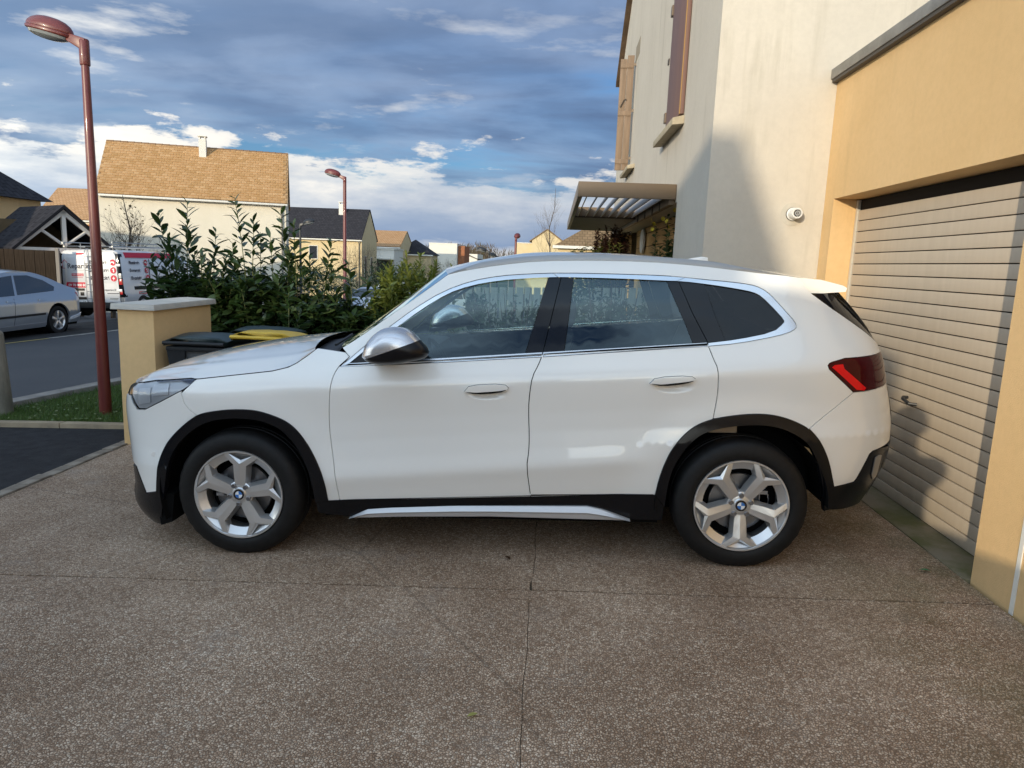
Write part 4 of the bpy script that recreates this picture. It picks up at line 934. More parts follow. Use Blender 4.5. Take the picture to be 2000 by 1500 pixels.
# ---- wheels
RT, RR = .3525, .2445
def wheel(x, side, rot):
    wh = empty_part('wheel', car, (x, side*.903, .338))
    sg = side
    # tyre, lathed with grooves and a slight flat where it stands
    prof = [(RR-.012, -.225), (RR+.008, -.228), (.300, -.235), (.335, -.222), (.348, -.205), (RT, -.185), (RT, -.160), (RT-.008, -.158), (RT-.008, -.148), (RT+.001, -.146), (RT+.001, -.118), (RT-.008, -.116), (RT-.008, -.106), (RT, -.104), (RT, -.060), (RT-.002, -.045), (.347, -.030), (.336, -.012), (.315, .000), (.285, .004), (.262, .002), (RR+.006, -.006), (RR-.004, -.016), (RR-.012, -.03)]
    n = 96; vs_ = []; fs = []
    for k, (r_, h_) in enumerate(prof):
        for j in range(n):
            a = 2*math.pi*j/n; rr_ = r_
            if .335 < r_ < .3505 and j % 3 == 0 and h_ > -.06: rr_ -= .0025      # shoulder sipes
            zz = max(rr_*math.sin(a), -.3365); vs_.append((rr_*math.cos(a), sg*h_, zz))
    K = len(prof)
    for k in range(K-1):
        for j in range(n):
            q = (k*n+j, k*n+(j+1) % n, (k+1)*n+(j+1) % n, (k+1)*n+j); fs.append(q if sg < 0 else q[::-1])
    ty = add('tyre', vs_, fs, tyre_m, wh, True); ty.data.set_sharp_from_angle(angle=R(45))
    # rim barrel, dish and lip
    rim = MB().lathe([(RR-.010, -.20), (RR-.035, -.15), (RR-.045, -.06), (RR-.050, -.035), (RR-.012, -.010), (RR-.006, .001), (RR+.0015, .001), (RR+.003, -.008)], 96, 'y')
    if sg < 0: rim.v = [(a, -b, c) for a, b, c in rim.v]
    rim_o = rim.build('rim', alloy, wh, True, angle=25)
    # five forked spokes
    top = [(.050, .026, -.016), (.10, .0320, -.010), (.168, .0355, -.002), (.2160, .094, -.007), (.2290, .070, -.003), (.196, .0, -.010)]
    sp = MB()
    for k in range(5):
        th = rot+k*2*math.pi/5; cr, sr = math.cos(th), math.sin(th)
        def T(r_, l, d): return (r_*cr-l*sr, sg*d, r_*sr+l*cr)
        ridge = [(.052, 0, -.014), (.10, 0, -.007), (.178, 0, .0045)]
        Lf = [T(r_, l, d) for r_, l, d in top[:5]]; Rf = [T(r_, -l, d) for r_, l, d in top[:5]]
        C_ = [T(*p) for p in ridge]; Nn = T(*top[5])
        skl = [T(r_-.010*(i > 2)-.004, l+(.013 if i < 3 else .006), d-.045) for i, (r_, l, d) in enumerate(top[:4])]
        skr = [T(r_-.010*(i > 2)-.004, -(l+(.013 if i < 3 else .006)), d-.045) for i, (r_, l, d) in enumerate(top[:4])]
        b = len(sp.v); sp.v += Lf+Rf+C_+[Nn]+skl+skr
        L0, R0, C0, NI, SL, SR = b, b+5, b+10, b+13, b+14, b+18
        q = []
        for i in (0, 1): q += [(L0+i, C0+i, C0+i+1, L0+i+1), (C0+i, R0+i, R0+i+1, C0+i+1)]
        q += [(L0+2, C0+2, L0+3), (C0+2, L0+4, L0+3), (C0+2, NI, L0+4), (R0+2, R0+3, C0+2), (C0+2, R0+3, R0+4), (C0+2, R0+4, NI)]
        for i in range(3): q += [(L0+i, L0+i+1, SL+i+1, SL+i), (R0+i+1, R0+i, SR+i, SR+i+1)]
        sp.f += q
    spo = sp.build('spokes', alloy, wh, fix=False)
    bm = bmesh.new(); bm.from_mesh(spo.data); bmesh.ops.recalc_face_normals(bm, faces=bm.faces)
    up = sum(1 if f.normal.y*sg > 0 else -1 for f in bm.faces if abs(f.normal.y) > .6)
    if up < 0: bmesh.ops.reverse_faces(bm, faces=bm.faces)
    bm.to_mesh(spo.data); bm.free()
    # hub, bolts, badge
    hb = MB().lathe([(.074, -.055), (.072, -.022), (.060, -.016), (.040, -.014), (.034, -.008), (.0, -.008)], 40, 'y')
    if sg < 0: hb.v = [(a, -b, c) for a, b, c in hb.v]
    hb.build('hub', alloy, wh, True, angle=25)
    for k in range(5):
        a = rot+math.pi/5+k*2*math.pi/5
        MB().lathe([(.013, .002), (.013, -.004), (.0105, -.0055), (.0105, .0), (.0, .0)], 14, 'y').build('wheel_bolt', alloy_dark, wh, loc=(.055*math.cos(a), sg*(-.012), .055*math.sin(a)))
    def disc(r0, r1, y, a0, a1, n=12):
        v_ = []; 
        for i in range(n+1):
            a = a0+(a1-a0)*i/n; v_ += [(r0*math.cos(a), sg*y, r0*math.sin(a)), (r1*math.cos(a), sg*y, r1*math.sin(a))]
        return v_, [(2*i, 2*i+1, 2*i+3, 2*i+2) for i in range(n)]
    badge_ring = MB(); badge_ring.put(*disc(.0195, .030, -.0060, 0, 2*math.pi, 32)); badge_ring.build('badge_ring', badge_black, wh)
    for k in range(4):
        b_ = MB(); b_.put(*disc(.0, .0195, -.0062, k*math.pi/2+rot*0, (k+1)*math.pi/2, 8)); b_.build('badge_quarter', badge_blue if k % 2 == 0 else badge_white, wh)
    # brake disc and caliper
    bd = MB().lathe([(.155, -.075), (.155, -.095), (.07, -.095), (.07, -.060), (.0, -.060)], 40, 'y')
    bd2 = MB().lathe([(RR-.03, -.13), (RR-.05, -.125), (.0, -.125)], 40, 'y')
    if sg < 0:
        for q in (bd, bd2): q.v = [(a, -b, c) for a, b, c in q.v]
    bd.build('brake_disc', alloy_dark, wh, True, angle=25); bd2.build('backing_plate', liner_m, wh)
    ca = MB(); a0 = .1 if x > 0 else math.pi*.95
    for i in range(5):
        a = a0-.35+.14*i; c = Vector((.135*math.cos(a), sg*-.07, .135*math.sin(a)))
        ca.box(c.x-.022, c.x+.022, min(c.y, c.y-sg*.05), max(c.y, c.y-sg*.05), c.z-.022, c.z+.022)
    ca.build('brake_caliper', mat('caliper_grey', (.35, .35, .36), .5, .5), wh)
    # balance weight sticker seen on the rim
def empty_part(name, parent, loc):
    o = bpy.data.objects.new(name, None); COL.objects.link(o); o.parent = parent; o.location = loc; o.empty_display_size = .1; return o
badge_black = mat('badge_black', (.01, .01, .012), .2, coat=1.); badge_blue = mat('badge_blue', (.02, .16, .50), .3, coat=1.); badge_white = mat('badge_white', (.8, .8, .8), .3, coat=1.)
for sd_ in (-1, 1):
    wheel(-WX, sd_, math.pi/2-R(6)); wheel(WX, sd_, -math.pi/2)
# ------------------------------------------------------------------ gate pillar, bins, bollard, street lamps
pil = empty('gate_pillar', 'ochre rendered gate pillar wall with a pale stone cap beside the bins', 'pillar')
MB().box(-3.737, -3.417, 5.90, 6.93, -.4, 1.028).build('wall', ochre, pil, bevel=.010)
cpm = mottled('cap_stone', (.50, .48, .44), (.60, .57, .52), 5, .85, 80, .002)
MB().hexa([(-3.775, 5.86, 1.029), (-3.385, 5.86, 1.029), (-3.385, 6.985, 1.029), (-3.775, 6.985, 1.029), (-3.77, 5.865, 1.078), (-3.39, 5.865, 1.078), (-3.39, 6.98, 1.078), (-3.77, 6.98, 1.078)]).put([(-3.77, 5.865, 1.078), (-3.39, 5.865, 1.078), (-3.39, 6.98, 1.078), (-3.77, 6.98, 1.078), (-3.58, 6.05, 1.097), (-3.58, 6.80, 1.097)], [(0, 1, 4), (1, 2, 5, 4), (2, 3, 5), (3, 0, 4, 5)]).build('cap', cpm, pil, bevel=.004)

bin_grey = mottled('bin_plastic_grey', (.085, .09, .097), (.11, .115, .12), 6, .55)
lid_teal = mottled('bin_lid_teal', (.018, .036, .040), (.028, .050, .055), 5, .42)
lid_yel = mottled('bin_lid_yellow', (.58, .37, .03), (.66, .44, .05), 5, .42)
def wheelie(label, x, y, lid_m, rz=0., tilt=0., sticker=False):
    b = empty('wheelie_bin', label, 'bin', (x, y, gz(x, y)), (0, 0, rz), 'wheelie bins beside the gate pillar')
    W, D, H = .235, .27, .90
    MB().hexa([(-W*.80, -D*.72, .03), (W*.80, -D*.72, .03), (W*.80, D*.80, .03), (-W*.80, D*.80, .03), (-W, -D, H-.06), (W, -D, H-.06), (W, D, H-.02), (-W, D, H-.02)]).build('bin_body', bin_grey, b, bevel=.02)
    MB().box(-W-.025, W+.025, -D-.035, D, H-.075, H-.035).build('rim', mat('bin_rim', (.022, .024, .027), .5), b, bevel=.012)
    for s in (-1, 1):
        MB().hexa([(s*W*.45, -D-.012, H-.24), (s*W*.98, -D-.02, H-.26), (s*W*.98, -D+.03, H-.26), (s*W*.45, -D+.03, H-.24), (s*W*.40, -D-.03, H-.07), (s*W*1.08, -D-.03, H-.07), (s*W*1.08, -D+.03, H-.07), (s*W*.40, -D+.03, H-.07)]).build('corner_web', bpy.data.materials['bin_rim'], b)
        MB().lathe([(.0, -.025), (.085, -.025), (.10, -.015), (.10, .015), (.085, .025), (0, .025)], 20, 'x').build('wheel', plastic, b, True, loc=(s*W*.92, D*.95, .10))
    lid = bpy.data.objects.new('lid', None); COL.objects.link(lid); lid.parent = b; lid.location = (0, D+.02, H-.03); lid.rotation_euler = (-tilt, 0, 0)
    ly = -2*D-.075; rows = []
    for i in range(9):
        f = i/8; yy = ly*(1-f); zz = .045+.055*math.sin(math.pi*min(1, .18+f*.75))
        rows.append([(-W-.03, yy, .0), (-W-.035, yy, zz*.55), (-W*.82, yy, zz*.92), (-W*.3, yy, zz), (0, yy, zz*.97), (W*.3, yy, zz), (W*.82, yy, zz*.92), (W+.035, yy, zz*.55), (W+.03, yy, 0)])
    l_ = loft('lid_shell', rows, lid_m, lid, flip=True)
    bm = bmesh.new(); bm.from_mesh(l_.data); bmesh.ops.holes_fill(bm, edges=[e for e in bm.edges if len(e.link_faces) == 1]); bmesh.ops.recalc_face_normals(bm, faces=bm.faces); bm.to_mesh(l_.data); bm.free()
    MB().tube([(-W-.03, ly-.012, .030), (0, ly-.018, .032), (W+.03, ly-.012, .030)], .016, 8).build('lid_lip', bpy.data.materials['bin_rim'] if lid_m != lid_yel else lid_m, lid, True)
    MB().tube([(-W, .05, .02), (W, .05, .02)], .016, 8).build('handle', bpy.data.materials['bin_rim'], b, True, loc=(0, D+.02, H-.03))
    if sticker:
        st = MB().hexa([(-.075, -D-.004, H-.285), (.12, -D-.004, H-.285), (.12, -D+.0, H-.285), (-.075, -D+.0, H-.285), (-.075, -D-.016, H-.165), (.12, -D-.016, H-.165), (.12, -D-.004, H-.165), (-.075, -D-.004, H-.165)]).build('sticker', mat('sticker_white', (.72, .74, .72), .5), b)
        MB().hexa([(.0, -D-.0145, H-.20), (.035, -D-.0145, H-.20), (.035, -D-.01, H-.20), (0, -D-.01, H-.20), (.0, -D-.0178, H-.17), (.035, -D-.0178, H-.17), (.035, -D-.01, H-.17), (0, -D-.01, H-.17)]).build('print_grey', mat('print_grey', (.45, .43, .42), .6), st)
        MB().hexa([(.075, -D-.0155, H-.188), (.108, -D-.0155, H-.188), (.108, -D-.01, H-.188), (.075, -D-.01, H-.188), (.080, -D-.0180, H-.172), (.100, -D-.0180, H-.172), (.100, -D-.01, H-.172), (.080, -D-.01, H-.172)]).build('print_blue', mat('print_blue', (.05, .35, .50), .6), st)
wheelie('grey wheelie bin with a dark teal lid and a white sticker, against the gate pillar', -3.10, 6.26, lid_teal, R(2), 0, True)
wheelie('grey wheelie bin with a dark teal lid, standing behind the two front bins', -2.84, 6.95, lid_teal, R(-6))
wheelie('grey wheelie bin with a bright yellow lid, nearest the hedge', -2.49, 6.28, lid_yel, R(-4), R(4.5))

con = mottled('weathered_wood', (.30, .27, .22), (.17, .16, .13), 5, .9, 30, .006, sc=(3, 3, .5))
bo = MB().lathe([(.0, .86), (.075, .86), (.092, .845), (.096, .82), (.098, .4), (.102, -.2)], 28).build('bollard', con, None, True, loc=(-5.72, 6.97, gz(-5.7)+.03), rot=(R(1), R(-2), 0))
tag(bo, 'weathered round grey wooden bollard at the edge of the grass', 'bollard')

lamp_red = mottled('lamp_maroon', (.125, .020, .018), (.155, .028, .022), 4, .38, None, coat=.3)
lamp_blk = mat('lamp_black', (.020, .022, .026), .4)
lens_m = mat('lamp_lens', (.25, .27, .28), .15, coat=.5)
def street_lamp(label, x, y, H, rz, m, s=1., zb=None, group=None):
    L = empty('street_lamp', label, 'street lamp', (x, y, gz(x, y)+.02 if zb is None else zb), (0, 0, rz), group)
    MB().lathe([(.085*s, -.3), (.085*s, .9), (.078*s, .92), (.050*s, 1.0), (.046*s, H-.22), (.046*s, H-.2)], 20).build('pole', m, L, True) if H > 5 else \
        MB().lathe([(.062*s, -.3), (.060*s, .02), (.058*s, .6), (.036*s, H-.25), (.034*s, H-.2)], 20).build('pole', m, L, True)
    MB().lathe([(.044*s, H-.24), (.047*s, H-.23), (.047*s, H-.02), (.04*s, H), (0, H)], 20).build('collar', m, L, True)
    MB().hexa([(-.16*s, -.038*s, H-.02*s), (.0, -.045*s, H-.11*s), (.0, .045*s, H-.11*s), (-.16*s, .038*s, H-.02*s), (-.16*s, -.034*s, H+.055*s), (.035*s, -.042*s, H), (.035*s, .042*s, H), (-.16*s, .034*s, H+.055*s)]).build('bracket', m, L, bevel=.012*s)
    hdp = add('lamp_head', [], [], None, L); a, b = .225*s, .125*s
    def shell(z0, prof, nm, mm):
        rows = []
        for f, z in prof: rows.append([(a*f*math.cos(t), b*f*math.sin(t), z*s*.82) for t in np.linspace(0, 2*math.pi, 32, endpoint=False)])
        o = loft(nm, rows, mm, hdp, closed=True, angle=30)
        bm = bmesh.new(); bm.from_mesh(o.data); bmesh.ops.holes_fill(bm, edges=[e for e in bm.edges if len(e.link_faces) == 1]); bmesh.ops.recalc_face_normals(bm, faces=bm.faces); bm.to_mesh(o.data); bm.free(); o.data.set_sharp_from_angle(angle=R(35))
    shell(0, [(1.0, .0), (1.02, .02), (.97, .05), (.85, .085), (.62, .118), (.35, .135), (.03, .14)], 'hood', m)
    shell(0, [(1.03, -.004), (1.05, -.012), (1.03, -.035), (.96, -.045)], 'rim', m)
    shell(0, [(.94, -.040), (.86, -.075), (.6, -.10), (.3, -.112), (.03, -.115)], 'lens', lens_m)
    hdp.location = (-.335*s, 0, H+.080*s); hdp.rotation_euler = (0, R(13), 0)
    return L
street_lamp('tall maroon street lamp standing in the grass, nearest to the drive', -4.655, 7.06, 3.70, R(0), lamp_red, 1.0)
street_lamp('maroon street lamp behind the laurel hedge, second from the drive', -8.90, 30, 5.98, R(0), lamp_red, 1.5, -1.17)
street_lamp('far maroon street lamp seen head-on before the cream gabled house', -3.10, 55, 5.35, R(-95), lamp_red, 1.9, -1.9)
street_lamp('black street lamp in front of the dark slate-roofed house', -12.25, 34, 4.5, R(180), lamp_blk, 1.25, -1.5)
street_lamp('black street lamp near the brown treeline, the nearer of two', -5.58, 60, 4.4, R(0), lamp_blk, 1.8, -2.0)
street_lamp('small black street lamp near the brown treeline, the farther of two', -6.05, 75, 4.2, R(0), lamp_blk, 1.7, -2.0)

# ------------------------------------------------------------------ laurel hedge: stems and single leaves
def leafmesh(name, L, W, m, fold=.25, curl=.18):
    st = [(0, .02), (.12, .45), (.35, .95), (.6, 1.), (.82, .62), (1, .02)]; v_ = []
    for f, wv in st:
        z = -curl*L*f*f; v_ += [(-W*wv*.5, f*L, z+fold*W*wv*.5), (0, f*L, z), (W*wv*.5, f*L, z+fold*W*wv*.5)]
    fs = []
    for i in range(len(st)-1): fs += [(3*i, 3*i+1, 3*i+4, 3*i+3), (3*i+1, 3*i+2, 3*i+5, 3*i+4)]
    me = bpy.data.meshes.new(name); me.from_pydata(v_, [], fs); me.polygons.foreach_set('use_smooth', [True]*len(fs)); me.materials.append(m); me.update(); return me
laurel_m = leafmat('laurel_leaf', [(.016, .036, .011), (.026, .054, .015), (.036, .066, .021), (.050, .080, .027)], .30, .16, .55)
laurel_y = leafmat('laurel_leaf_young', [(.10, .14, .025), (.16, .19, .04), (.20, .22, .055), (.12, .16, .035)], .42, .22, .45)
stem_m = mat('green_stem', (.085, .095, .035), .7)
bark_m = mottled('grey_bark', (.09, .075, .06), (.14, .12, .10), 12, .9)
LM = [leafmesh('leaf', L_, W_, laurel_m) for L_, W_ in ((.17, .056), (.14, .048), (.19, .060))]
LY = [leafmesh('leaf', L_, W_, laurel_y, .35, .05) for L_, W_ in ((.10, .032), (.09, .028), (.115, .034))]
def leafmat4(p, d, up, roll, s):
    d = d.normalized(); x = d.cross(up); x = x.normalized() if x.length > 1e-4 else Vector((1, 0, 0)); z = x.cross(d)
    m = Matrix((x, d, z)).transposed().to_4x4() @ Matrix.Rotation(roll, 4, 'Y') @ Matrix.Scale(s, 4); m.translation = p; return m
def shrub(name, label, base, stems, meshes, seed, sm, lpm=34, keep=300, group=None, cat='shrub', spread=1., up_=.55, leaf0=.12, droop=.0, rstem=.011, fillr=0):
    rr = random.Random(seed); root = empty(name, label, cat, base, group=group); mb = MB(); items = []
    for (tx, ty, tz, bx, by) in stems:
        p0 = Vector((bx, by, 0)); p3 = Vector((tx, ty, tz)); mid = (p0+p3)/2+Vector((rr.gauss(0, .06), rr.gauss(0, .06), .06))
        pts = [p0*(1-t)**2+mid*2*t*(1-t)+p3*t*t for t in np.linspace(0, 1, 9)]
        mb.tube(pts, [rstem*(1-.75*t) for t in np.linspace(0, 1, 9)], 5)
        L = sum((pts[i+1]-pts[i]).length for i in range(8)); n = max(6, int(L*lpm)); ph = rr.uniform(0, 6.28)
        for k in range(n):
            t = leaf0+(1-leaf0)*(k+rr.random()*.7)/n; i = min(7, int(t*8)); q = pts[i]+(pts[i+1]-pts[i])*(t*8-i); ax = (pts[i+1]-pts[i]).normalized()
            ph += 2.4+rr.gauss(0, .3); sd = ax.orthogonal().normalized(); sd = (Matrix.Rotation(ph, 3, ax) @ sd)
            off = 0. if t > .8 else rr.random()**1.2*.30*spread*(1.0-t*.8)
            el = up_*.7+.38*t*t+rr.gauss(0, .28)
            d = sd*math.cos(el)+ax*math.sin(el)+Vector((0, 0, -droop)); items.append(((q+sd*off), leafmat4(q+sd*off, d, Vector((0, 0, 1)), rr.gauss(0, .35), rr.uniform(.72, 1.18)*(1 if t < .93 else .75)), rr.randrange(len(meshes))))
    mb.build('stem', sm, root, True)
    if fillr:
        cx_ = sum(s_[0] for s_ in stems)/len(stems); hx_ = max(abs(s_[0]-cx_) for s_ in stems); zt_ = sorted(s_[2] for s_ in stems)[int(len(stems)*.62)]
        for k in range(fillr):
            zf = rr.random()**.8; p = Vector((cx_+rr.uniform(-1, 1)*hx_*(1-.25*zf), rr.uniform(-.42, .42), .12+(zt_-.10)*zf))
            a = rr.uniform(0, 6.28); d = Vector((math.cos(a), math.sin(a)-.35, rr.uniform(-.35, .75)))
            items.append((p, leafmat4(p, d, Vector((0, 0, 1)), rr.gauss(0, .5), rr.uniform(.65, 1.15)), rr.randrange(len(meshes))))
    # the leaves turned to the drive are objects of their own, the rest one mesh
    items.sort(key=lambda it: it[0].y*1.0-it[0].z*.6)
    for p, M4, k in items[:keep]:
        o = bpy.data.objects.new('leaf', meshes[k]); COL.objects.link(o); o.parent = root; o.matrix_local = M4
    if len(items) > keep:
        v_, f = [], []; cache = [([v.co.copy() for v in m.vertices], [tuple(p.vertices) for p in m.polygons]) for m in meshes]
        for p, M4, k in items[keep:]:
            b = len(v_); v_ += [M4 @ c for c in cache[k][0]]; f += [tuple(i+b for i in q) for q in cache[k][1]]
        stuff(add('foliage', v_, f, meshes[0].materials[0], root, True))
    return root
def stems_for(rr, pts, n_low, wx, wy, hlo, hhi, w0=.35):
    out = []
    for (x, y, z) in pts: out.append((x, y, z, x*.45+rr.gauss(0, .06), y*.5+rr.gauss(0, .05)))
    for i in range(n_low):
        x = rr.uniform(-wx, wx); y = rr.uniform(-wy, wy); out.append((x, y, rr.uniform(hlo, hhi), x*w0+rr.gauss(0, .08), y*w0))
    return out
G_H = 'laurel shrubs of the hedge behind the bins'
def hz(x, y=8.2): return gz(x, y)
rr = random.Random(11)
def W2L(base, lst): return [(x-base[0], y-base[1], z-base[2]) for x, y, z in lst]
b = (-4.25, 8.35, hz(-4.25)); shrub('laurel_shrub', 'tall laurel shrub rising above the gate pillar cap, leftmost in the hedge', b,
    stems_for(rr, W2L(b, [(-4.70, 8.3, 1.98), (-4.52, 8.2, 1.70), (-4.28, 8.2, 2.10), (-4.45, 8.5, 1.85), (-4.05, 8.4, 1.78), (-4.75, 8.2, 1.45), (-4.78, 8.1, 1.15)]), 54, .55, .40, .85, 1.72), LM, 1, stem_m, 34, 300, G_H, fillr=1500)
b = (-3.55, 8.30, hz(-3.55)); shrub('laurel_shrub', 'bushy laurel shrub with one long shoot, behind the teal-lidded bins', b,
    stems_for(rr, W2L(b, [(-3.72, 8.2, 2.17), (-3.50, 8.2, 1.92), (-3.35, 8.3, 1.74), (-3.85, 8.4, 1.66), (-3.12, 8.3, 1.62), (-3.55, 8.5, 1.80)]), 54, .50, .40, .8, 1.6), LM, 2, stem_m, 34, 300, G_H, fillr=1500)
b = (-2.85, 8.35, hz(-2.85)); shrub('laurel_shrub', 'laurel shrub with tall loose shoots, behind the yellow-lidded bin', b,
    stems_for(rr, W2L(b, [(-3.22, 8.3, 2.02), (-3.05, 8.25, 1.92), (-2.94, 8.45, 1.55), (-2.58, 8.2, 1.72), (-2.66, 8.4, 1.5), (-2.95, 8.2, 1.40)]), 46, .45, .40, .7, 1.32), LM, 3, stem_m, 34, 300, G_H, fillr=1500)
b = (-2.15, 8.40, hz(-2.15)); shrub('laurel_shrub', 'lower dark laurel shrub in front of the second maroon lamp', b,
    stems_for(rr, W2L(b, [(-2.42, 8.3, 1.48), (-2.20, 8.3, 1.28), (-1.95, 8.4, 1.20)]), 61, .50, .40, .6, 1.15), LM, 4, stem_m, 34, 300, G_H, fillr=1500)
b = (-1.72, 8.55, hz(-1.72)); shrub('cherry_laurel_shrub', 'sunlit yellow-green shrub with small upright leaves, at the right end of the hedge', b,
    stems_for(rr, W2L(b, [(-1.95, 8.4, 1.45), (-1.76, 8.4, 1.62), (-1.60, 8.5, 1.60), (-1.42, 8.5, 1.52), (-1.85, 8.6, 1.5), (-1.55, 8.3, 1.42), (-1.30, 8.6, 1.30), (-2.10, 8.5, 1.36)]+[(-2.12+.037*i, 8.4+.2*((i*7)%5)/4, 1.20+.30*((i*11)%7)/6) for i in range(25)]), 60, .52, .40, .7, 1.42, .75), LY, 5, stem_m, 60, 300, None, 'shrub', .6, .75, .2, fillr=2600)
b = (-2.88, 7.62, hz(-2.88)); shrub('laurel_sprig', 'young laurel sprig standing in front of the dark hedge above the bins', b,
    [(0, 0, 1.30, 0, 0), (.10, .05, 1.12, .02, 0)], LM[:2], 6, stem_m, 22, 300, None, 'sprig', .2, .5, .5)
# pale timber fence behind the car, seen through its windows
tim = mottled('pale_timber', (.34, .33, .28), (.42, .40, .34), 4, .85, sc=(6, 6, .6))
fe = empty('picket_fence', 'pale timber picket fence beyond the car, seen through its windows', 'fence', (0, 9.6, 0))
pk = MB().box(-.045, .045, -.011, .011, -.1, 1.28).build('picket', tim, fe, bevel=.004)
for i in range(22):
    o = pk if i == 0 else inst('picket', pk.data, fe); x = -1.15+i*.115; o.location = (x, 0, gz(x))
for z in (.30, 1.05): MB().box(-1.2, 1.32, .012, .05, z, z+.09).build('rail', tim, fe)
# plants by the entrance
nand_m = leafmat('nandina_leaf', [(.12, .16, .04), (.20, .20, .06), (.26, .16, .07), (.10, .14, .04)], .5, .3)
dark_m = leafmat('dark_red_leaf', [(.030, .012, .010), (.05, .018, .014), (.03, .02, .012)], .5, .15)
rose_m = leafmat('climber_leaf', [(.03, .06, .018), (.05, .09, .026), (.04, .07, .03)], .5, .2)
NM = [leafmesh('leaf', .085, .03, nand_m)]; DM_ = [leafmesh('leaf', .075, .032, dark_m)]; RM = [leafmesh('leaf', .075, .036, rose_m)]
rr = random.Random(21)
b = (.62, 10.6, gz(.62)); shrub('nandina_shrub', 'low yellow-green shrub just above the car roof, left of the white downpipe', b, stems_for(rr, [(-.20, -.1, 1.90), (.02, 0, 1.93), (.16, .1, 1.95), (.30, 0, 1.90), (-.1, 0, 1.86), (.22, 0, 1.88)], 40, .40, .35, 1.2, 1.86, .6), NM, 8, stem_m, 60, 300, None, 'shrub', .9, .2, .3)
b = (.85, 11.2, gz(.85)); shrub('dark_red_shrub', 'dark red-leaved shrub under the canopy end, above the yellow-green one', b, stems_for(rr, [(-.10, 0, 2.16), (.04, .1, 2.20), (-.25, 0, 2.06), (.12, 0, 2.08)], 34, .26, .2, 1.85, 2.14, .3), DM_, 9, mat('dark_twig', (.03, .02, .015), .8), 60, 300, None, 'shrub', .9, .2, .62)
b = (1.33, 8.5, .02); cl_ = shrub('climbing_rose', 'green climbing plant with small yellow flowers against the porch under the canopy', b, stems_for(rr, [(-.16, .2, 2.02), (-.05, .1, 2.14), (.05, 0, 2.22), (.0, .3, 1.95)], 34, .15, .40, 1.3, 2.0, .5), RM, 10, stem_m, 40, 300, None, 'climber', .6, .15, .3)
ym = mat('yellow_petal', (.62, .52, .06), .6)
fm = MB()
for k in range(6):
    a = k*math.pi/3; fm.put([(0, 0, 0), (.022*math.cos(a-.5), .022*math.sin(a-.5), .006), (.030*math.cos(a), .030*math.sin(a), .010), (.022*math.cos(a+.5), .022*math.sin(a+.5), .006)], [(0, 1, 2, 3)])
fmo = None
for i, (u, y_, z) in enumerate([(-.12, -.35, 2.05), (-.20, .2, 1.98), (-.10, .1, 2.10), (-.02, -.2, 2.18), (-.16, .45, 2.06), (.02, -.3, 2.25), (-.05, .0, 2.0), (-.21, .35, 2.1)]):
    if fmo is None: fmo = fm.build('flower', ym, cl_, fix=False); o = fmo
    else: o = inst('flower', fmo.data, cl_)
    o.location = (u, y_, z); o.rotation_euler = (R(75), 0, R(20*i-60))
# ------------------------------------------------------------------ lettering
def text(name, s, size, m, parent, mat4, align='LEFT', bold=0):
    c = bpy.data.curves.new(name, 'FONT'); c.body = s; c.size = size; c.align_x = align; c.extrude = .0015; c.offset = bold
    o = bpy.data.objects.new(name+'_c', c); COL.objects.link(o)
    dg = bpy.context.evaluated_depsgraph_get(); dg.update(); me = bpy.data.meshes.new_from_object(o.evaluated_get(dg)); bpy.data.objects.remove(o)
    me.materials.clear(); me.materials.append(m); t = bpy.data.objects.new(name, me); COL.objects.link(t); t.parent = parent; t.matrix_local = mat4; return t
def frame(org, xd, zd):
    x = Vector(xd).normalized(); y = Vector(zd).normalized(); z = x.cross(y)
    m = Matrix((x, y, z)).transposed().to_4x4(); m.translation = org; return m
# ------------------------------------------------------------------ parked cars
def surf2(L, w0, zb=.85, tum=.34, xf=.75, xr=.6):
    def f(x, z):
        x = np.asarray(x, float); z = np.asarray(z, float)
        s = np.interp(z, [.15, .3, .5, zb-.1, zb, zb+.55], [w0*.93, w0*.97, w0, w0*.985, w0*.955, w0*.955-tum*.55])
        for a, q in ((xf-x, xf+.02), (x-(L-xr), xr+.02)):
            t = np.clip(a/q, 0, .999); s = s*(1-t**3.)**(1/2.6)
        return s
    return f
def wheel2(car_, x, y, r, m_rim, sg, n=5):
    wh = bpy.data.objects.new('wheel', None); COL.objects.link(wh); wh.parent = car_; wh.location = (x, y, r-.006)
    rr_ = r*.66
    def fl(mb): mb.v = [(a, -b*1. if sg < 0 else b, c) for a, b, c in mb.v]; return mb
    fl(MB().lathe([(rr_, -.20), (r*.96, -.20), (r, -.17), (r, -.04), (r*.95, -.005), (rr_*1.08, .0), (rr_, -.012)], 40, 'y')).build('tyre', tyre_m, wh, True)
    fl(MB().lathe([(rr_, -.19), (rr_*.9, -.06), (rr_*.97, -.01), (rr_*1.01, -.002)], 32, 'y')).build('rim', m_rim, wh, True)
    sp = MB()
    for k in range(n):
        a = 2*math.pi*k/n+.3; c, s = math.cos(a), math.sin(a); h = r*.10
        P = lambda q, l, d: (q*c-l*s, sg*d, q*s+l*c)
        sp.hexa([P(.02, -h*.8, -.05), P(rr_*.97, -h, -.05), P(rr_*.97, h, -.05), P(.02, h*.8, -.05), P(.02, -h*.7, -.012), P(rr_*.97, -h*.9, -.006), P(rr_*.97, h*.9, -.006), P(.02, h*.7, -.012)])
    sp.build('spokes', m_rim, wh, bevel=.003); fl(MB().lathe([(rr_*.9, -.09), (0, -.09)], 24, 'y')).build('brake_disc', alloy_dark, wh)
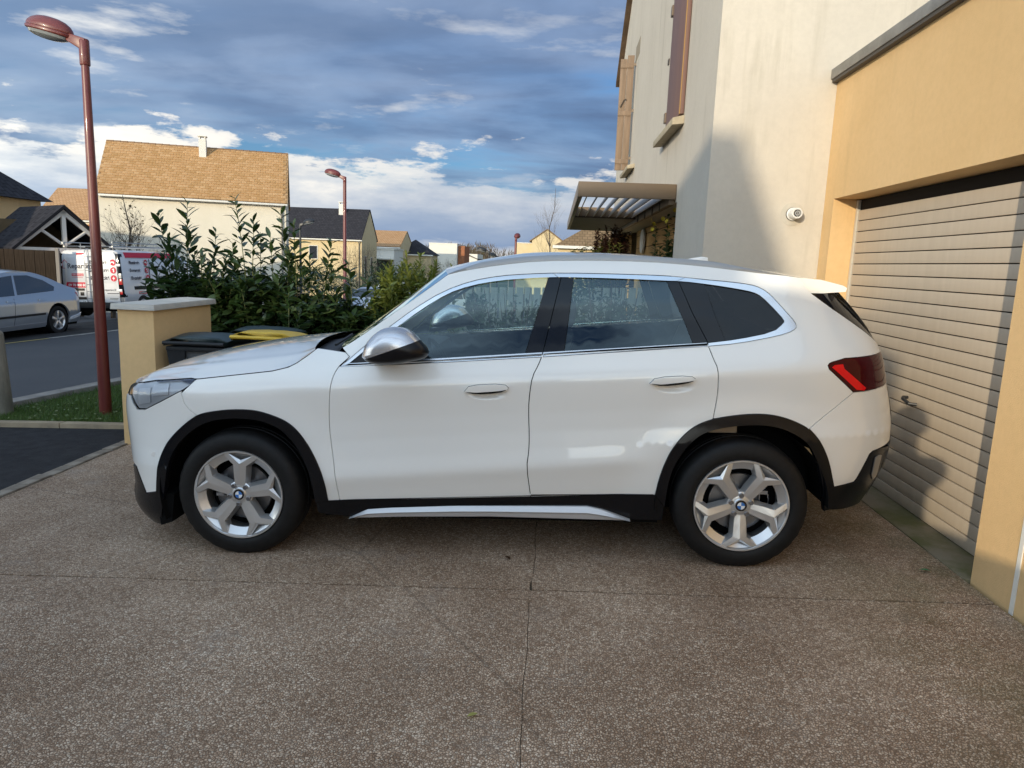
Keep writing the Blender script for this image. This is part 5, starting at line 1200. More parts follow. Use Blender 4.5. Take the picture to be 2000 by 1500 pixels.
def car2(label, prof, L, w0, wheels, r, body_m, loc, rz, win, wind=(), group=None, tilt=0., lamps=(), zb=.85, extra=None, cat='car'):
    f = surf2(L, w0, zb); c = empty('parked_car', label, cat, loc, (0, -tilt, rz), group); arch = []
    pts = smoothc(prof, 2)
    low = .20; poly = list(pts)
    for wx in sorted(wheels, reverse=True):
        poly += [(wx+(r+.06)*math.cos(a), r+(r+.06)*math.sin(a)) for a in np.linspace(-.25, math.pi+.25, 16)]
    for sd_ in (-1, 1):
        patch('body', poly, sd_, body_m, c, gap=0, skirt=.05, grid=.06, surf=f)
        for w_ in win: patch('side_window', w_, sd_, gloss_black if len(w_) == 3 else car_glass, c, off=.004, gap=0, skirt=.006, grid=.09, surf=f)
        for wx in wheels:
            wheel2(c, wx, sd_*(w0-.02), r, alloy, sd_)
        for (lp, lm) in lamps: patch('lamp', lp, sd_, lm, c, off=.005, gap=0, skirt=.01, grid=.06, surf=f)
    rows = []
    for x, z in pts:
        y = float(f(x, z)); rows.append([(x, y*t, z+.035*(1-t*t)*(z > .6)) for t in np.linspace(-1, 1, 13)])
    loft('shell', rows, body_m, c, flip=True)
    for (a, b, wd) in wind:
        n_ = Vector((-(b[1]-a[1]), 0, b[0]-a[0])).normalized()*.008; rows = []
        for s in np.linspace(0, 1, 6):
            x, z = a[0]+(b[0]-a[0])*s, a[1]+(b[1]-a[1])*s; y = float(f(x, z))*wd
            rows.append([(x+n_.x, y*t, z+n_.z+.035*(1-(t*wd)**2)+.004) for t in np.linspace(-1, 1, 9)])
        loft('windscreen', rows, car_glass, c, flip=True)
    MB().box(.3, L-.3, -w0*.85, w0*.85, .17, .45).build('underbody', liner_m, c)
    for wx in wheels: MB().lathe([(r+.07, -w0+.06), (r+.07, w0-.06)], 24, 'y', (wx, 0, r)).build('arch_liner', liner_m, c)
    if extra: extra(c, f)
    return c
car_glass = mat('car_glass_dark', (.012, .016, .020), .03, coat=1.)
sil_blue = mat('silver_paint', (.40, .43, .47), .28, .55, coat=1.)
white_p = mat('white_car_paint', (.72, .74, .76), .3, coat=1.)
blue_p = mat('pale_blue_paint', (.42, .49, .58), .3, .4, coat=1.)
red_l = mat('tail_red', (.45, .03, .03), .2, coat=.5)
def sedan_extra(c, f):
    for sd_ in (-1, 1):
        patch('side_moulding', [(1.35, .455), (3.18, .47), (3.18, .515), (1.35, .50)], sd_, plastic, c, off=.012, gap=0, skirt=.012, grid=.2, surf=f)
        patch('sill', [(1.38, .19), (3.20, .20), (3.22, .30), (1.38, .29)], sd_, sil_blue, c, off=.012, gap=0, skirt=.012, grid=.2, surf=f)
        for x in (2.10, 3.02): patch('door_handle', [(x, .79), (x+.2, .80), (x+.2, .83), (x, .82)], sd_, sil_blue, c, off=.025, gap=0, skirt=.02, grid=.2, surf=f)
        for x0 in (2.30,): patch('door_gap', [(x0-.05, .28), (x0-.042, .28), (x0+.03, .86), (x0+.022, .86)], sd_, rubber_seal, c, off=.002, gap=0, skirt=.002, grid=.5, surf=f)
        patch('bumper_trim', [(4.02, .30), (4.5, .38), (4.5, .44), (4.02, .36)], sd_, white_p, c, off=.02, gap=0, skirt=.02, grid=.2, surf=f)
car2('silver-blue saloon parked along the street, cut off by the left edge of the photo',
     [(.06, .25), (.0, .45), (.04, .62), (.30, .76), (1.15, .97), (1.3, .99), (2.05, 1.36), (2.55, 1.43), (3.0, 1.42), (3.45, 1.32), (4.05, 1.08), (4.42, 1.00), (4.58, .93), (4.66, .72), (4.70, .52), (4.62, .30), (4.5, .24)],
     4.70, .90, (.98, 3.62), .325, sil_blue, (-12.22, 12.08, gz(-12.22)+.01), R(90),
     [[(1.62, .98), (2.15, 1.30), (2.50, 1.335), (2.38, .92), (1.62, .90)], [(2.56, 1.335), (2.95, 1.335), (3.38, 1.22), (3.66, 1.07), (3.60, .98), (2.46, .93)]], [((1.35, 1.02), (2.02, 1.345), .86), ((4.02, 1.10), (3.5, 1.305), .8)],
     None, 0., [([(4.30, .93), (4.56, .90), (4.60, .76), (4.40, .82)], red_l), ([(.30, .72), (.78, .84), (.70, .70), (.20, .60)], lens_m)], extra=sedan_extra)
hatch = [(.05, .25), (.0, .45), (.05, .70), (.9, .95), (1.05, 1.0), (1.75, 1.38), (2.3, 1.46), (3.2, 1.42), (3.7, 1.30), (4.0, .95), (4.08, .6), (4.0, .25)]
hw_ = [[(1.35, 1.0), (1.85, 1.32), (2.35, 1.38), (2.35, .98)], [(2.42, .98), (2.42, 1.38), (3.15, 1.35), (3.55, 1.12), (3.4, 1.0)]]
GP = 'cars parked beyond the hedge'
car2('pale blue car parked just beyond the hedge, in front of the white van', hatch, 4.08, .88, (.85, 3.35), .31, blue_p, (-8.55, 29.5, gz(-8.5, 31)), R(75), hw_, [((1.1, 1.03), (1.73, 1.37), .86), ((3.97, 1.0), (3.70, 1.28), .8)], GP, 0, [([(3.75, .98), (3.98, .92), (4.0, .75), (3.85, .78)], red_l)])
vanp = [(.05, .3), (.0, .6), (.10, .95), (.8, 1.15), (1.55, 1.80), (1.9, 1.90), (4.1, 1.88), (4.3, 1.75), (4.4, 1.0), (4.4, .3)]
car2('small white van facing the hedge, parked behind the pale blue car', vanp, 4.4, .90, (.85, 3.55), .32, white_p, (-9.0, 36.0, gz(-9, 36)), R(78), [[(1.2, 1.15), (1.62, 1.68), (2.2, 1.72), (2.2, 1.12)]], [((.86, 1.20), (1.50, 1.75), .88)], GP, 0, [([(.15, .95), (.55, 1.02), (.5, .85), (.12, .8)], lens_m)], zb=1.05, cat='van')
car2('white estate car on the far right of the car park, behind the wire fence', hatch, 4.08, .90, (.85, 3.35), .31, white_p, (-7.2, 40, gz(-7, 40)+.25), R(60), hw_, [((1.1, 1.03), (1.73, 1.37), .86), ((3.97, 1.0), (3.70, 1.28), .8)], GP, 0, [([(3.75, .98), (3.98, .92), (4.0, .75), (3.85, .78)], red_l)])
# the tradesman's van
van = empty('white_van', 'white tradesman van with red lettering and roof rack, seen from its rear doors', 'van', (-13.38, 20.0, gz(-13.4)), (0, -.03, R(0)))
van_w = mat('van_white', (.70, .71, .73), .32, coat=.8); dec_red = mat('decal_red', (.55, .02, .05), .45); dec_grey = mat('decal_grey', (.045, .045, .065), .5); dec_white = mat('decal_white', (.8, .8, .8), .5)
def vsec(y, wd, zt, zbm=.30):
    w_ = wd; return [(-w_, y, zbm), (-w_-.01, y, .75), (-w_*.985, y, 1.05), (-w_*.93, y, zt-.20), (-w_*.87, y, zt-.05), (-w_*.76, y, zt), (0, y, zt+.02), (w_*.76, y, zt), (w_*.87, y, zt-.05), (w_*.93, y, zt-.20), (w_*.985, y, 1.05), (w_+.01, y, .75), (w_, y, zbm)]
rows = [vsec(.04, .93, 1.94), vsec(.0+.055, .955, 1.95), vsec(.12, .97, 1.965), vsec(3.2, .97, 1.965), vsec(3.9, .96, 1.75), vsec(4.35, .95, 1.22), vsec(5.1, .90, .95), vsec(5.2, .85, .8)]
vb = loft('body', rows, van_w, van, flip=True, angle=30)
bm = bmesh.new(); bm.from_mesh(vb.data); bmesh.ops.holes_fill(bm, edges=[e for e in bm.edges if len(e.link_faces) == 1]); bmesh.ops.recalc_face_normals(bm, faces=bm.faces); bm.to_mesh(vb.data); bm.free()
doors = []
for s in (-1, 1):
    d_ = MB().prism([(s*.012, .42), (s*.84, .42), (s*.845, 1.05), (s*.80, 1.80), (s*.74, 1.90), (s*.012, 1.905)], -.002, .05).build('rear_door', van_w, van, bevel=.012); doors.append(d_)
    MB().prism([(s*.10, 1.02), (s*.76, 1.02), (s*.73, 1.72), (s*.68, 1.78), (s*.10, 1.78)], -.007, 0).build('door_panel', van_w, d_, bevel=.006)
    MB().hexa([(s*.845, -.01, .62), (s*.965, -.01, .62), (s*.985, .16, .62), (s*.845, .16, .62), (s*.80, .0, 1.86), (s*.875, .0, 1.86), (s*.895, .16, 1.86), (s*.80, .16, 1.86)]).build('lamp_surround', gloss_black, van, bevel=.01)
    tl_ = MB().hexa([(s*.86, -.022, .98), (s*.955, -.022, .98), (s*.955, .05, .98), (s*.86, .05, .98), (s*.855, -.022, 1.14), (s*.945, -.022, 1.14), (s*.945, .05, 1.14), (s*.855, .05, 1.14)]).build('tail_lamp', red_l, van, bevel=.008)
    MB().box(s*.90-.04, s*.90+.04, -.024, .04, 1.16, 1.30).build('indicator', mat('lens_white', (.6, .58, .55), .2, coat=.5), van, bevel=.008)
    MB().box(s*.91-.04, s*.91+.04, -.022, .04, .70, .80).build('reflector', red_l, van, bevel=.006)
    for z in (.78, 1.50): MB().box(s*.87-.07, s*.87+.07, -.035, .0, z, z+.07).build('door_hinge', van_w, van, bevel=.008)
    # side: moulding and panel seams
    MB().box(s*.975-.012, s*.975+.012, .55, 3.0, .82, .92).build('side_moulding', plastic, van, bevel=.006)
    MB().hexa([(s*.905, .30, 1.755), (s*.925, .30, 1.755), (s*.925, 3.0, 1.755), (s*.905, 3.0, 1.755), (s*.85, .30, 1.905), (s*.87, .30, 1.905), (s*.87, 3.0, 1.905), (s*.85, 3.0, 1.905)]).build('red_stripe', dec_red, van)
    MB().box(s*.955-.005, s*.955+.010, 1.42, 1.432, .45, 1.72).build('door_gap', rubber_seal, van)
    for wy in (.95, 4.15):
        wheel_o = MB().lathe([(.20, -.11), (.31, -.11), (.335, -.08), (.335, .08), (.31, .11), (.20, .11), (.19, .06), (0, .06)], 28, 'x').build('wheel', tyre_m, van, True, loc=(s*.87, wy, .335))
MB().box(-.97, .97, -.09, .10, .30, .47).build('rear_bumper', plastic, van, bevel=.02)
MB().box(-.92, .92, .10, 5.0, .20, .40).build('underbody', liner_m, van)
MB().box(-.50, -.20, -.03, .0, .80, .865).build('door_handle', plastic, doors[0], bevel=.01)
MB().box(-.52, -.14, -.03, .0, .545, .62).build('plate_lamp_bar', plastic, doors[0], bevel=.01)
pl_ = MB().box(-.56, -.13, -.018, .0, .395+.03, .395+.135).build('number_plate', dec_white, doors[0])
text('plate_text', 'TK', .085, dec_grey, pl_, frame((-.27, -.020, .445), (1, 0, 0), (0, 0, 1)))
MB().box(-.33, -.22, -.012, -.001, .655, .755).build('badge', plastic, doors[0], bevel=.004)
MB().box(.55, .82-.02, -.012, -.001, .56, .60).build('badge_plate', mat('badge_grey', (.30, .32, .32), .4), doors[1])
lad = bpy.data.objects.new('ladder', None); COL.objects.link(lad); lad.parent = van
al_g = mat('rack_grey', (.42, .43, .44), .4, .6)
for x in (-.075, .17): MB().tube([(x, -.02, .46), (x, -.10, .50), (x, -.10, 1.78), (x, -.02, 1.98), (x, .25, 2.05)], .014, 7).build('ladder_rail', al_g, lad, True)
for k in range(7): MB().tube([(-.075, -.10, .58+.2*k), (.17, -.10, .58+.2*k)], .011, 6).build('rung', al_g, lad, True)
rk = bpy.data.objects.new('roof_rack', None); COL.objects.link(rk); rk.parent = van
for x in (-.72, .72):
    MB().tube([(x, .02, 2.06), (x, 3.0, 2.08)], .02, 8).build('side_rail', al_g, rk, True); MB().tube([(x, .02, 2.18), (x, 3.0, 2.18)], .013, 8).build('top_rail', al_g, rk, True)
for k in range(5):
    y = .05+.7*k; MB().tube([(-.72, y, 2.06), (.72, y, 2.06)], .016, 6).build('cross_bar', al_g, rk, True)
    for x in (-.72, .72): MB().tube([(x, y, 1.95), (x, y, 2.18)], .012, 6).build('post', al_g, rk, True)
for k, (x0, x1) in enumerate(((-.60, -.28), (-.05, .25), (.30, .62))): MB().tube([(x0, .0, 2.04), (x1, .0, 2.04)], .028, 8).build('roller', plastic, rk, True)
MB().tube([(-.72, .0, 2.12), (-.72, .0, 2.19)], .05, 10).build('rail_cap', al_g, rk, True)
RX, RZ = (1, 0, 0), (0, 0, 1)
L0, R0 = doors
text('lettering', 'Repartim', .200, dec_grey, L0, frame((-.655, -.009, 1.44), RX, RZ), bold=.004)
hs = MB()
def seg(a, b, w_=.012, y=-.010):
    a, b = Vector(a), Vector(b); d = (b-a).normalized(); n_ = Vector((-d.y, d.x))*w_/2; e = d*w_/2
    q = [a-e+n_, b+e+n_, b+e-n_, a-e-n_]; hs.put([(p.x, y, p.y) for p in q]+[(p.x, y+.003, p.y) for p in q], [(3, 2, 1, 0), (0, 1, 5, 4), (1, 2, 6, 5), (2, 3, 7, 6), (3, 0, 4, 7)])
for a, b in (((-.80, 1.44), (-.80, 1.60)), ((-.80, 1.60), (-.725, 1.68)), ((-.725, 1.68), (-.65, 1.60)), ((-.80, 1.44), (-.72, 1.44))): seg(a, b)
hs.build('house_logo', dec_red, L0)
MB().box(-.50, -.11, -.0095, -.007, 1.385, 1.392).build('underline', dec_grey, L0)
MB().box(-.36, -.115, -.009, -.007, 1.845-.02, 1.90-.02).build('red_tag', dec_red, L0)
rt = MB().box(-.545, -.19, -.0095, -.007, 1.215, 1.29).build('red_label', dec_red, L0); text('lettering', 'DEPANNAGE', .055, dec_white, rt, frame((-.53, -.0115, 1.233), RX, RZ))
text('lettering', 'ET INSTALLATION', .038, dec_red, L0, frame((-.53, -.009, 1.165), RX, RZ))
rl = MB().hexa([(-.75, -.0095, .885), (-.125, -.0095, .885), (-.125, -.007, .885), (-.75, -.007, .885), (-.71, -.0095, 1.04), (-.125, -.0095, 1.04), (-.125, -.007, 1.04), (-.71, -.007, 1.04)]).build('phone_label', dec_red, L0)
text('lettering', '09 70 808 807', .098, dec_white, rl, frame((-.665, -.0115, .925), RX, RZ), bold=.002)
text('phone_mark', '(', .13, dec_grey, L0, frame((-.84, -.008, .915), RX, RZ), bold=.003)
text('lettering', 'TRAFIC', .062, dec_grey, L0, frame((-.83, -.006, .80), RX, RZ))
text('lettering', 'repartim.fr', .085, dec_grey, R0, frame((.76, -.008, .80), RX, RZ), 'RIGHT'); MB().box(.48, .83, -.009, -.0055, .715, .735).build('underline', dec_grey, R0)
def icon(parent, c, xd, kind, nrm):
    o = Vector(c); X = Vector(xd); n_ = Vector(nrm); Z = Vector((0, 0, 1))
    def put(nm, poly, m, d):
        k = len(poly); mb = MB(); mb.put([o+X*x+Z*z+n_*d for x, z in poly]+[o+X*x+Z*z+n_*(d-.002) for x, z in poly], [tuple(range(k))]+[(i, k+i, k+(i+1) % k, (i+1) % k) for i in range(k)]); return mb.build(nm, m, parent)
    put('icon_disc', [(.092*math.cos(a), .092*math.sin(a)) for a in np.linspace(0, 2*math.pi, 28, endpoint=False)], dec_red, .003)
    if kind == 0: put('tap_icon', [(-.055, .03), (.02, .035), (.05, .01), (.05, -.04), (.02, -.04), (.02, -.01), (-.055, -.005)], dec_white, .005)
    if kind == 1: put('key_icon', [(-.03, .035), (.015, .055), (.03, .055), (.03, -.05), (-.005, -.05), (-.005, .02), (-.03, .015)], dec_white, .005)
    if kind == 2: put('bolt_icon', [(.015, .065), (-.045, -.01), (-.005, -.01), (-.02, -.065), (.045, .015), (.003, .015)], dec_white, .005)
for k, s_ in enumerate(('Plomberie', 'Serrurerie', 'Electricité')):
    z = 1.60-.225*k; text('lettering', s_, .140, dec_grey, R0, frame((.585, -.009, z-.03), RX, RZ), 'RIGHT', .004); icon(R0, (.71, -.0075, z+.01), RX, k, (0, -1, 0))
    xs_ = .925+.022*k+.003
    text('lettering', s_, .130, dec_grey, van, frame((xs_+.008, .42, z-.03), (0, 1, 0), (-.085, 0, 1)), 'LEFT', .004); icon(van, (xs_+.006, 1.28, z+.01), (0, 1, 0), k, (1, 0, .08))
s_l = MB().box(.979, .983, .75, 1.22, .68, .76).build('red_label', dec_red, van)
text('lettering', 'DEPANNAGE', .06, dec_white, s_l, frame((.985, .78, .697), (0, 1, 0), (0, 0, 1)))

# ------------------------------------------------------------------ houses of the estate
tile_tan = mottled('roof_tile_tan', (.33, .20, .095), (.43, .28, .15), 1.1, .85)
def roofmat(name, c1, c2, row=.25, col=.3):
    m = mat(name, c1, .85); t = m.node_tree; v_ = objcoord(m)
    b = N(t, 'ShaderNodeTexBrick'); b.offset = .5; b.inputs['Scale'].default_value = 1; b.inputs['Brick Width'].default_value = col; b.inputs['Row Height'].default_value = row
    b.inputs['Mortar Size'].default_value = .018; b.inputs['Color1'].default_value = (*c1, 1); b.inputs['Color2'].default_value = (*c2, 1); b.inputs['Mortar'].default_value = (*[x*.45 for x in c1], 1)
    link(t, v_, b.inputs['Vector']); n_ = nz(m, v_, .8, 4); setcol(m, mixc(t, ramp(t, n_, [(.35, 0), (.7, .35)]), b.outputs[0], tuple(x*.75 for x in c2)))
    bump(m, b.outputs['Fac'], .03, -1.); return m
rt_tan = roofmat('tiles_tan', (.36, .215, .10), (.45, .29, .155)); rt_slate = roofmat('tiles_slate', (.030, .030, .036), (.045, .044, .052)); rt_tan2 = roofmat('tiles_sand', (.42, .24, .12), (.50, .31, .17)); rt_br = roofmat('tiles_brown', (.22, .15, .085), (.28, .19, .11))
cr2 = render_wall('cream_far', (.72, .665, .54), (.76, .70, .58), (.55, .5, .42), .2, False); wht = render_wall('white_far', (.68, .66, .60), (.72, .70, .64), (.5, .48, .42), .2, False)
yel2 = render_wall('yellow_far', (.62, .50, .30), (.66, .54, .34), (.5, .4, .25), .2, False); brick_far = mottled('brick_red', (.30, .12, .06), (.36, .16, .09), 2, .9)
gut = mat('gutter_white', (.72, .70, .64), .5); glass_far = mat('window_glass_far', (.03, .035, .045), .08); frm = mat('window_frame_far', (.62, .60, .55), .5); shutr = mat('shutter_orange', (.42, .17, .05), .7); ridge_m = mottled('ridge_tile', (.17, .10, .06), (.26, .16, .09), 3, .85)
def window(parent, x0, x1, y, z0, z1, ny=-1, axis='y', fm=None):
    if axis == 'y':
        f = MB().box(x0, x1, min(y, y+ny*.05), max(y, y+ny*.05), z0, z1).build('window', fm or frm, parent)
        MB().box(x0+.07, x1-.07, min(y+ny*.051, y+ny*.06), max(y+ny*.051, y+ny*.06), z0+.07, z1-.07).build('pane', glass_far, f)
    else:
        f = MB().box(min(y, y+ny*.05), max(y, y+ny*.05), x0, x1, z0, z1).build('window', fm or frm, parent)
        MB().box(min(y+ny*.051, y+ny*.06), max(y+ny*.051, y+ny*.06), x0+.07, x1-.07, z0+.07, z1-.07).build('pane', glass_far, f)
    return f
def gable_house(label, org, ang, L, D, zb_, ze, zr, wm, rm, tiles=False, gutter=True, chim=None, verge=.12, cat='house'):
    h_ = empty('house', label, cat, (org[0], org[1], 0), (0, 0, ang))
    pr = [(0, zb_), (D, zb_), (D, ze), (D/2, zr-.02), (0, ze)]; k = 5; mb = MB()
    mb.put([(0, y, z) for y, z in pr]+[(L, y, z) for y, z in pr], [tuple(range(k)), tuple(range(2*k-1, k-1, -1))]+[(i, k+i, k+(i+1) % k, (i+1) % k) for i in range(k)]); mb.build('wall', wm, h_)
    sl = (zr-ze)/(D/2); rise = math.atan(sl); ln = math.hypot(D/2+.25, (D/2+.25)*sl)
    for s, nm in ((0, 'roof'), (1, 'roof')):
        r_ = MB().box(-verge, L+verge, 0, ln, 0, .09 if not (tiles and s == 0) else .05).build(nm, rm, h_)
        r_.location = (0, -.25, ze-.25*sl+.03) if s == 0 else (L, D+.25, ze-.25*sl+.03); r_.rotation_euler = (rise, 0, 0 if s == 0 else math.pi)
        if s == 0: front = r_
    if gutter:
        MB().box(-.1, L+.1, -.40, -.24, ze-.25*sl-.10, ze-.25*sl+.02).build('gutter', gut, h_, bevel=.02)
        MB().box(0, L, -.12, -.002, ze-.28, ze-.04).build('fascia', gut, h_)
        MB().tube([(L-.25, -.30, ze-.25*sl-.08), (L-.25, -.08, ze-.6), (L-.25, -.06, zb_)], .055, 8).build('downpipe', mat('zinc_pipe', (.30, .29, .27), .5, .5), h_, True)
    if chim:
        cx_, w_, z0, z1 = chim; ch_ = MB().box(cx_-w_/2, cx_+w_/2, D/2-.75, D/2-.25, z0, z1).build('chimney', wht, h_)
        MB().box(cx_-w_/2-.05, cx_+w_/2+.05, D/2-.80, D/2-.20, z1+.16, z1+.22).build('chimney_cap', gut, ch_)
        for sx_ in (-1, 1): MB().box(cx_+sx_*(w_/2-.05)-.04, cx_+sx_*(w_/2-.05)+.04, D/2-.72, D/2-.28, z1, z1+.16).build('chimney_post', gut, ch_)
    if tiles:
        rows_ = 21; colw = .315; rowh = ln/rows_; nc = int((L+2*verge)/colw)+1; tm = []; rr_ = random.Random(3)
        for k in range(4):
            w0 = colw-.012; q = [(0, -.015, .052), (w0, -.015, .050+.004*k % .006), (w0, rowh+.03, .042), (0, rowh+.03, .042), (0, -.015, .082+.003*k), (w0*.5, -.012, .093), (w0, -.015, .080+.002*k), (w0, rowh+.03, .060), (0, rowh+.03, .060)]
            me = bpy.data.meshes.new('tile'); me.from_pydata(q, [], [(0, 1, 6, 5, 4), (4, 5, 6, 7, 8), (0, 4, 8, 3), (1, 2, 7, 6)]); me.materials.append(tile_v); tm.append(me)
        items = []
        for r__ in range(rows_):
            for c in range(nc):
                x = -verge+(c-(.5 if r__ % 2 else 0))*colw
                if x < -verge-.01 or x+colw > L+verge+.02: continue
                items.append((x, r__*rowh, rr_.randrange(4), rr_.uniform(-.006, .006)))
        # the 300 nearest (lowest rows and the near end) are single tiles
        items.sort(key=lambda i: i[0]*.5-i[1]*0.3)
        for x, y, k, dz in items[:300]: inst('roof_tile', tm[k], h_, (0, 0, 0)).matrix_local = front_mat(front) @ Matrix.Translation((x, y, dz))
        v_, f = [], []
        for x, y, k, dz in items[300:]:
            b = len(v_); v_ += [(q.co.x+x, q.co.y+y, q.co.z+dz) for q in tm[k].vertices]; f += [tuple(i+b for i in p.vertices) for p in tm[k].polygons]
        o = stuff(add('roof_tiles', v_, f, tile_v, h_)); o.matrix_local = front_mat(front)
        rmesh = None
        for i in range(int(L/.40)+1):
            if rmesh is None: o = MB().tube([(0, 0, 0), (.36, 0, 0), (.40, 0, .0)], [.10, .115, .125], 8).build('ridge_tile', ridge_m, h_, True); rmesh = o.data
            else: o = inst('ridge_tile', rmesh, h_)
            o.location = (-verge+i*.40, D/2, zr+.02)
    return h_
def front_mat(o): return Matrix.Translation(o.location) @ o.rotation_euler.to_matrix().to_4x4()
tile_v = mat('roof_tile_tan_single', (.36, .22, .11), .85)
def _tv():
    t = tile_v.node_tree; g_ = N(t, 'ShaderNodeNewGeometry'); oi = N(t, 'ShaderNodeObjectInfo')
    rnd = mth(t, 'FRACT', mth(t, 'ADD', g_.outputs['Random Per Island'], oi.outputs['Random']))
    setcol(tile_v, ramp(t, rnd, [(0, (.42, .245, .105)), (.35, (.455, .268, .122)), (.7, (.485, .29, .138)), (1, (.52, .325, .162))]))
_tv()
gable_house('big cream house with a tan tiled roof and thin white chimney, behind the laurels', (-27.1, 41.5), math.atan2(3.5, 9.98), 10.58, 6.6, -3, 4.86, 8.05, cr2, rt_tan, True, True, (5.5, .42, 6.6, 8.55))
h2 = gable_house('distant sandy-roofed house with orange shutters, left of the big tan house', (-46.2, 62), R(3), 12, 7, -3, 4.0, 6.75, cr2, rt_tan2)
for x in (4.0, 4.95): MB().box(x, x+.85, -.06, -.0, 1.7, 3.5).build('shutter', shutr, h2)
hs_ = gable_house('house with a dark slate roof and white chimney behind the second maroon lamp', (-33, 70.1), R(0), 13.9, 5.9, -4, 3.42, 6.25, yel2, rt_slate, False, True, (11.25, .62, 5.0, 6.75), .06)
window(hs_, 1.6+7.0, 2.5+7.0, 0, 1.2, 2.55); window(hs_, .9, 1.65, 13.9, -.6, 1.7, 1, 'x'); window(hs_, 3.3, 4.0, 13.9, -.6, 1.6, 1, 'x')
MB().box(6.0, 6.4, .7, 1.0, 4.05, 4.25).build('roof_vent', gut, hs_)
h3 = gable_house('small distant house with a sandy roof behind a white flat-roofed annex', (-23.5, 88), R(0), 4.3, 8, -4, 3.0, 4.95, yel2, rt_tan2, False, True, None, .05)
wb = empty('flat_roofed_annex', 'white flat-roofed annex with a small awning in front of the sandy-roofed house', 'building', (0, 0, 0))
MB().box(-22.6, -18.7, 82.5, 87.4, -4, 2.55).build('wall', wht, wb); MB().box(-22.7, -18.6, 82.4, 87.5, 2.551, 2.66).build('parapet', gut, wb)
MB().box(-20.9, -18.4, 81.3, 82.45, 1.42, 1.52).build('awning', gut, wb); window(wb, -20.7, -18.9, 82.5, -.6, 1.35, fm=mat('door_taupe', (.30, .25, .20), .7))
def hip_house(label, x0, x1, y0, y1, zb_, ze, zr, wm, rm, inset_=None, cat='house'):
    h_ = empty('house', label, cat, (0, 0, 0)); e = .3; D = (y1-y0)/2; i_ = D if inset_ is None else inset_
    MB().box(x0, x1, y0, y1, zb_, ze).build('wall', wm, h_)
    a, b, c, d = (x0-e, y0-e, ze), (x1+e, y0-e, ze), (x1+e, y1+e, ze), (x0-e, y1+e, ze); p, q = (x0+i_, y0+D, zr), (x1-i_, y0+D, zr)
    if x0+i_ > x1-i_: p = q = ((x0+x1)/2, y0+D, zr)
    mb = MB(); mb.put([a, b, c, d, p, q], [(0, 1, 5, 4), (1, 2, 5), (2, 3, 4, 5), (3, 0, 4), (3, 2, 1, 0)]); r_ = mb.build('roof', rm, h_, fix=False)
    MB().box(x0-e-.02, x1+e+.02, y0-e-.08, y0-e-.002, ze-.12, ze+.04).build('gutter', gut, h_); return h_
hip_house('distant cream house with a dark pyramid roof, left of the white block', -21.3, -16.2, 93, 98.2, -4, 2.15, 4.15, yel2, rt_slate)
wk = empty('white_block', 'white flat-roofed block of a house in the distance, above the car mirror', 'building', (0, 0, 0))
MB().box(-18.6, -14.5, 105, 113, -5, 3.95).build('wall', wht, wk); MB().box(-18.65, -14.45, 104.95, 113.05, 3.951, 4.05).build('parapet', gut, wk)
MB().box(-14.44, -13.5, 106, 112, -5, 3.75).build('brick_wing', brick_far, wk)
wl = empty('white_house_far', 'farthest white house with blue-grey windows beside the treeline', 'house', (0, 0, 0))
MB().box(-16.6, -14.2, 130, 140, -6, 2.9).build('wall', wht, wl); MB().hexa([(-16.7, 129.9, 2.9), (-14.1, 129.9, 1.9), (-14.1, 140, 1.9), (-16.7, 140, 2.9), (-16.7, 129.9, 3.15), (-14.1, 129.9, 2.05), (-14.1, 140, 2.05), (-16.7, 140, 3.15)]).build('roof', rt_slate, wl)
for k in range(3): window(wl, -16.2+.7*k, -15.8+.7*k, 130, .2, 1.3)
cg = gable_house('cream gabled house facing the drive behind the bare poplar', (.55, 75), R(90), 9, 3.1, -4, 3.95, 5.05, yel2, rt_br, False, False, None, .12)
fb = empty('flat_cream_house', 'low cream flat-roofed house joined left of the cream gable', 'building', (0, 0, 0)); MB().box(-4.15, -2.56, 75.5, 82, -4, 3.62).build('wall', yel2, fb); MB().box(-4.2, -2.56, 75.45, 82, 3.621, 3.70).build('parapet', gut, fb); window(fb, -3.5, -2.9, 75.5, .8, 2.2)
hr_ = hip_house('cream house with a brown hipped roof partly hidden by the canopy', .10, 9.5, 42.3, 48.5, -3, 2.62, 4.75, yel2, rt_br)
MB().box(.75, 1.15, 42.24, 42.299, .9, 2.05).build('shutter', shutr, hr_)
MB().tube([(2.6, 42.18, 2.55), (2.6, 42.18, -2)], .05, 8).build('downpipe', gut, hr_)
# dark roofed house at the left edge, its porch and fence
dh = hip_house('ochre house with a dark blue-grey hipped roof at the left edge', -30, -18.95, 14, 25.7, -1.5, 3.12, 8.1, ochre, rt_slate)
po = empty('timber_porch', 'open gabled porch with a white timber truss and dark tiled roof', 'porch', (-14.85, 21.0, 0), (0, 0, math.atan2(.82, .57)))
